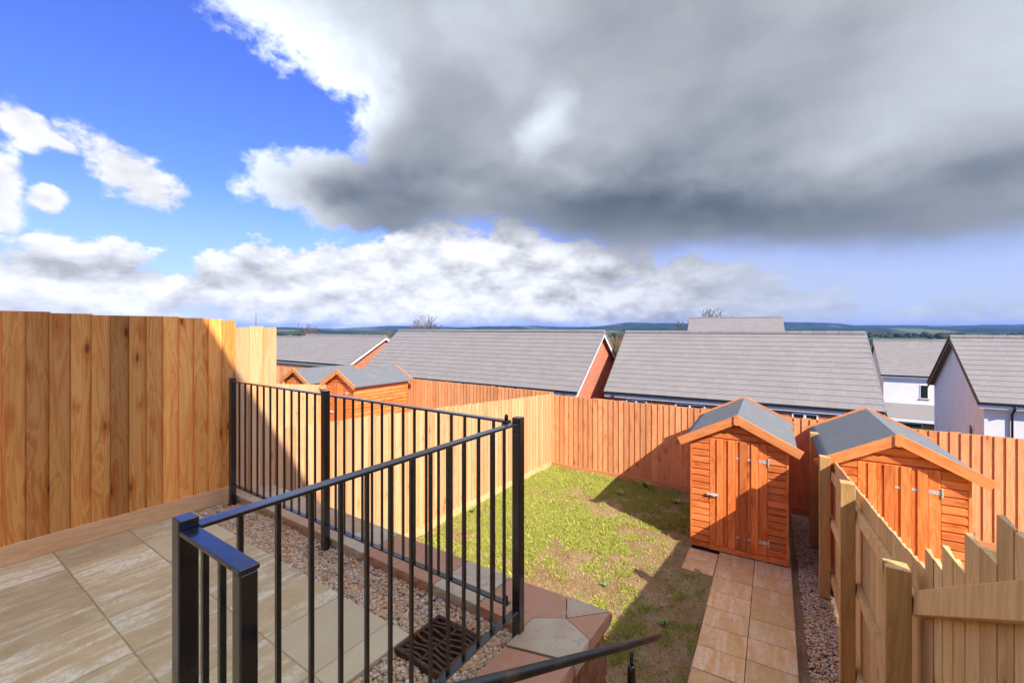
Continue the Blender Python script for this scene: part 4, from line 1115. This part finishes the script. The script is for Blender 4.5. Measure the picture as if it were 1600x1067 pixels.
def own_house():
    """the house behind the camera: its eaves throw the shade over the patio"""
    root = empty('terraced_house', (0, -0.8, 0), 0, 'two storey white terraced house whose shade covers the patio', 'house')
    MB().prism([(-8.0, 0), (0, 0), (0, 5.95), (-4.0, 8.2), (-8.0, 5.95)], lambda a, b: (-11.0, a, b), lambda a, b: (13.0, a, b)).build('wall', 'render_white', root)  # unseen wall, white finish chosen to bounce fill light onto the patio
    MB().prism([(-8.35, 5.95), (-4.0, 8.45), (0.30, 5.98), (0.30, 6.09), (-4.0, 8.6), (-8.35, 6.09)], lambda a, b: (-11.2, a, b), lambda a, b: (13.2, a, b)).build('roof', 'roof_tile', root)
    for x in (-4.2, -1.9, 1.4, 3.6):
        for z in (0.95, 3.6):
            p = MB().box(x, x + 1.0, -.02, .012, z, z + 1.1).build('window', 'window_glass', root)
            fr = MB().box(x - .06, x, -.02, .03, z - .06, z + 1.16); fr.box(x + 1.0, x + 1.06, -.02, .03, z - .06, z + 1.16); fr.box(x, x + 1, -.02, .03, z + 1.1, z + 1.16); fr.box(x, x + 1, -.02, .03, z - .06, z); fr.build('frame', 'white_upvc', p)
    MB().box(-0.45, 0.5, -.02, .02, 0.02, 2.1).build('door', 'white_upvc', root)
own_house()

# ------------------------------------------------------------------ grass, soil clods, weeds
def gz(x, y): return ZG - 0.02 + (fbm(x * 1.3, y * 1.3) - 0.5) * 0.07 + (fbm(x * 7, y * 7) - 0.5) * 0.05
def on_lawn(x, y):
    left_edge = -0.985 - 0.062 * (y - 4.6)
    ok = (x > XL + 0.04) & (x < left_edge) & (y > 2.5) & (y < YF - 0.1)
    ok &= ~((x > -1.40) & (y > 5.93))
    ok &= ~((x > -1.55) & (y > 6.6))
    return ok
def grass():
    N = 1300000
    x = rng.uniform(XL, -0.9, N); y = rng.uniform(2.5, YF, N)
    d = fbm(x * 1.1 + 4, y * 1.1 + 8, 3) * 0.45 + fbm(x * 4.5 + 1, y * 4.5, 3) * 0.45 + fbm(x * 16 + 1, y * 16, 2) * 0.22
    cover = np.interp(x, [-5, -3.2, -2.2, -1.6, -0.9], [0.20, 0.15, 0.09, 0.01, -0.03]) + 0.10 * np.exp(-((y - 8.4) / 0.6) ** 2)
    bare = 0.10 * np.exp(-(((x + 2.3) / 0.7) ** 2 + ((y - 4.7) / 0.7) ** 2)) + 0.05 * np.exp(-(((x + 3.0) / 0.8) ** 2 + ((y - 6.0) / 0.7) ** 2))
    keep = on_lawn(x, y) & (rng.random(N) < np.clip((d + cover - bare - 0.545) * 2.3, 0.05, 0.42))
    x, y, d = x[keep], y[keep], d[keep]; n = len(x)
    z = gz(x, y) - 0.004
    h = rng.uniform(0.014, 0.048, n) * (0.7 + 1.1 * np.clip(d - 0.4, 0, 1)); long = rng.random(n) < 0.03; h[long] *= 1.7
    a = rng.uniform(0, 2 * np.pi, n); lean = rng.uniform(0.05, 0.9, n) * h; w = rng.uniform(0.0010, 0.0021, n)
    dx, dy = np.cos(a), np.sin(a)
    V = np.zeros((n, 4, 3))
    V[:, 0] = np.stack([x - dy * w, y + dx * w, z], 1); V[:, 1] = np.stack([x + dy * w, y - dx * w, z], 1)
    V[:, 2] = np.stack([x + dx * lean * 0.4 + dy * w * .6, y + dy * lean * 0.4 - dx * w * .6, z + h * 0.65], 1)
    V[:, 3] = np.stack([x + dx * lean, y + dy * lean, z + h * 0.95], 1)
    b = 4 * np.arange(n)[:, None]
    F = np.concatenate([b + np.array([[0, 1, 2]]), b + np.array([[0, 2, 3]])], 0)
    tag(link('grass', nparr('grass', V.reshape(-1, 3), F, 'grass_blades')), 'patchy young grass growing on the red soil of the garden', 'grass', kind='stuff')
    # clods of soil
    k = 9000; cx = rng.uniform(XL, -0.9, k * 2); cy = rng.uniform(2.5, YF, k * 2); m_ = on_lawn(cx, cy); cx, cy = cx[m_][:k], cy[m_][:k]
    k = len(cx); s = rng.uniform(0.004, 0.015, k) * np.where(rng.random(k) < 0.07, 1.8, 1.0)
    oct_ = np.array([(1, 0, 0), (-1, 0, 0), (0, 1, 0), (0, -1, 0), (0, 0, .8), (0, 0, -.6)]); fo = np.array([(0, 2, 4), (2, 1, 4), (1, 3, 4), (3, 0, 4), (2, 0, 5), (1, 2, 5), (3, 1, 5), (0, 3, 5)])
    V = oct_[None] * (s[:, None, None] * rng.uniform(0.6, 1.3, (k, 6, 1))); th = rng.uniform(0, 6.28, k)[:, None]
    X = V[..., 0] * np.cos(th) - V[..., 1] * np.sin(th); Y = V[..., 0] * np.sin(th) + V[..., 1] * np.cos(th)
    V = np.stack([X + cx[:, None], Y + cy[:, None], V[..., 2] + gz(cx, cy)[:, None]], -1).reshape(-1, 3)
    tag(link('soil_clods', nparr('soil_clods', V, (fo[None] + 6 * np.arange(k)[:, None, None]).reshape(-1, 3), 'clods')), 'crumbs and clods of red soil scattered over the garden', 'soil', kind='stuff')
grass()
def weed(x, y, s, label, n=9, up=0.5):
    s *= 0.72
    r = random.Random(int(x * 100) + int(y * 31)); root = empty('weed', (x, y, float(gz(np.array(x), np.array(y)))), r.uniform(0, 6), label, 'weed', 'broad-leaved weeds in the grass')
    for i in range(n):
        a = 2 * math.pi * i / n + r.uniform(-.3, .3); L = s * r.uniform(0.7, 1.2); w = L * r.uniform(0.22, 0.34); V = []; k = 6
        for j in range(k + 1):
            t = j / k; ww = w * math.sin(math.pi * min(1, 0.12 + t * 0.88)) * (1 if j < k else 0.05)
            z = L * up * math.sin(t * 1.9) * r.uniform(.97, 1.03)
            for q in (-1, 0, 1):
                V.append((t * L * math.cos(a) - q * ww * math.sin(a), t * L * math.sin(a) + q * ww * math.cos(a), z + abs(q) * ww * 0.35 + .004))
        F = [(j * 3 + c, j * 3 + c + 1, j * 3 + c + 4, j * 3 + c + 3) for j in range(k) for c in (0, 1)]
        mb = MB(); mb.add(V, F); mb.build('leaf', 'weed_leaf', root, True, fix=False)
weed(-2.72, 8.52, 0.20, 'leafy weed at the foot of the far fence, left of the other one', 11, 0.9)
weed(-2.05, 8.15, 0.15, 'flat rosette weed in the shade close to the left side of the shed', 9)
weed(-3.0, 7.95, 0.13, 'pale weed just inside the shadow in front of the far fence', 8)
weed(-1.32, 4.72, 0.09, 'small two-tone seedling beside the edge of the path', 6, 0.8)
weed(-2.1, 5.05, 0.09, 'little weed in the middle of the shaded grass', 7)
weed(-4.78, 5.75, 0.10, 'dark tuft of weed at the foot of the pale left fence', 9, 1.2)
weed(-1.75, 3.75, 0.10, 'low weed growing near the corner of the retaining wall', 8)

# ------------------------------------------------------------------ trees, woods, pylon
def bare_tree(x, y, h, label, seed, spread=0.5, m='bark', depth=6, clump=1, r0=None, group='bare trees beyond the houses'):
    r = random.Random(seed); z = float(terrain_z(x, y)) - 0.3; root = empty('bare_tree', (x, y, z), 0, label, 'tree', group)
    tr, cr = MB(), MB(); r0 = r0 or h * 0.016
    def grow(p, d, L, rad, lv):
        k = 2; q = p; pts = [p]
        for i in range(k):
            d = (d + Vector((r.uniform(-1, 1), r.uniform(-1, 1), r.uniform(-.4, .8))) * 0.16).normalized(); q = q + d * (L / k); pts.append(q)
        rr = [max(rad * (1 - 0.35 * i / k), 0.0024 * h) for i in range(k + 1)]
        (tr if lv == 0 else cr).tube(pts, rr, 5 if lv < 2 else 3, caps=False)
        if lv >= depth: return
        for i in range(3 if lv < 4 else 2):
            ax = Vector((r.uniform(-1, 1), r.uniform(-1, 1), r.uniform(-.3, .7)))
            nd = (d + ax * (spread + 0.35 * (lv > 0))).normalized()
            grow(pts[-1] if i else pts[-2].lerp(pts[-1], .5), nd, L * r.uniform(.62, .82), rad * .6, lv + 1)
    for c in range(clump):
        b = Vector((r.uniform(-1, 1), r.uniform(-1, 1), 0)) * (0 if clump == 1 else h * 0.30)
        grow(b, Vector((r.uniform(-.15, .15), r.uniform(-.15, .15), 1)).normalized(), h * 0.30, r0, 0)
    top = max(v[2] for v in cr.v); q_ = h / top
    for mb in (tr, cr): mb.v = [(a * q_, b * q_, c * q_) for a, b, c in mb.v]
    tr.build('trunk', m, root, True, fix=False); cr.build('crown', m, root, True, fix=False)
def at(px, depth):
    u = (px - 800) / 689
    return (-math.sin(YAW) + u * math.cos(YAW)) * depth, (math.cos(YAW) + u * math.sin(YAW)) * depth
def trees():
    def htop(px, py, depth): # height of a tree whose top shows at py
        x, y = at(px, depth); return x, y, CAM_H + (513 - py) / 689 * depth - float(terrain_z(x, y)) + 0.3
    T = [(667, 491, 80, 'larger bare tree standing above the ridge of the long roof', 1, .5, 6, 1), (645, 494, 84, 'slimmer bare tree left of the larger one above the long roof', 2, .45, 6, 1),
         (1131, 480, 95, 'round topped bare tree behind the highest roof top', 3, .6, 6, 2),
         (487, 503, 70, 'thin pale bare tree above the left roofs, right of its twin', 4, .3, 5, 1), (473, 505, 72, 'thin pale bare tree above the left roofs, left of its twin', 5, .3, 5, 1)]
    for px, py, D, lb, sd, sp, dp, cl in T:
        x, y, h = htop(px, py, D); bare_tree(x, y, h * 1.0, lb, sd, sp, 'bark', dp, cl, group='bare trees beyond the houses')
    for px, py, D, lb, sd in [(968, 514, 46, 'brown twiggy scrub in the gap between the long roof and the central roof', 8), (606, 514, 52, 'ochre scrub poking up beside the left end of the long roof', 9), (952, 512, 60, 'darker brown scrub behind the brick gable of the long roof', 10)]:
        x, y, h = htop(px, py, D); bare_tree(x, y, h, lb, sd, .75, 'scrub_twig', 5, 5, r0=.05, group='scrub between the roofs')
    # far woods and hedges: one mass
    t = (1 + 5 ** 0.5) / 2
    iv = np.array([(-1, t, 0), (1, t, 0), (-1, -t, 0), (1, -t, 0), (0, -1, t), (0, 1, t), (0, -1, -t), (0, 1, -t), (t, 0, -1), (t, 0, 1), (-t, 0, -1), (-t, 0, 1)]) / 1.902
    fi = np.array([(0, 11, 5), (0, 5, 1), (0, 1, 7), (0, 7, 10), (0, 10, 11), (1, 5, 9), (5, 11, 4), (11, 10, 2), (10, 7, 6), (7, 1, 8), (3, 9, 4), (3, 4, 2), (3, 2, 6), (3, 6, 8), (3, 8, 9), (4, 9, 5), (2, 4, 11), (6, 2, 10), (8, 6, 7), (9, 8, 1)])
    P = []; Sx = []
    r = random.Random(21)
    for band, (d0, d1, cnt, s0, s1) in enumerate(((260, 420, 420, 2.0, 4.5), (700, 1000, 500, 4, 8), (1400, 2100, 800, 6, 13))):
        for i in range(cnt):
            px = r.uniform(380, 1700); D = r.uniform(d0, d1)
            if band == 0 and px > 700: D *= 1.15
            x, y = at(px, D); z = float(terrain_z(x, y))
            if y < 60: continue
            s = r.uniform(s0, s1)
            if band and fbm(np.array(px * .013 + 3 * band), np.array(D * .004)) < 0.42: continue
            P.append((x, y, z + s * 0.5)); Sx.append((s * r.uniform(1, 1.7), s * r.uniform(1, 1.7), s * r.uniform(.7, 1.1)))
    P = np.array(P); Sx = np.array(Sx); n = len(P)
    V = iv[None] * Sx[:, None, :] * rng.uniform(.7, 1.3, (n, 12, 1)) + P[:, None, :]
    tag(link('far_woods', nparr('far_woods', V.reshape(-1, 3), (fi[None] + 12 * np.arange(n)[:, None, None]).reshape(-1, 3), 'far_crowns')), 'dark belt of far woods and hedges across the valley', 'woods', kind='stuff')
    # pylon far off on the left
    x, y = at(400, 1500); z = float(terrain_z(x, y)); root = MB(); Hh = CAM_H + (513 - 490) / 689 * 1500 - z
    for a, b in ((-1, -1), (1, -1), (1, 1), (-1, 1)): root.tube([(a * 4.5, b * 4.5, 0), (a * 1.1, b * 1.1, Hh * .62), (a * .3, b * .3, Hh)], .5, 4)
    for f_ in (.62, .75, .88): root.tube([(-6, 0, Hh * f_), (0, 0, Hh * (f_ + .025)), (6, 0, Hh * f_)], .4, 4)
    for f_ in (.12, .26, .4, .54):
        w = 4.5 - (3.4) * f_ / .62; root.tube([(-w, -w, Hh * f_), (w, -w, Hh * (f_ + .12))], .3, 3); root.tube([(w, -w, Hh * f_), (-w, -w, Hh * (f_ + .12))], .3, 3)
    tag(root.build('pylon', 'steel_grey', None, loc=(x, y, z), rot=(0, 0, YAW)), 'tiny steel lattice pylon on the skyline beside the tall fence', 'pylon')
trees()

# ------------------------------------------------------------------ the air of the valley
def haze():
    m = bpy.data.materials.new('haze'); m.use_nodes = True; t = m.node_tree; t.nodes.clear()
    o = t.nodes.new('ShaderNodeOutputMaterial'); v = t.nodes.new('ShaderNodeVolumePrincipled')
    v.inputs['Color'].default_value = (0.17, 0.38, 1.0, 1); v.inputs['Density'].default_value = 4.5e-5; v.inputs['Anisotropy'].default_value = 0.0
    t.links.new(v.outputs[0], o.inputs['Volume']); M['haze'] = m
    tag(MB().box(-17500, 17500, -17500, 17500, -75, 150).build('haze', 'haze'), 'thin blue haze filling the valley', 'haze', kind='stuff')
haze()
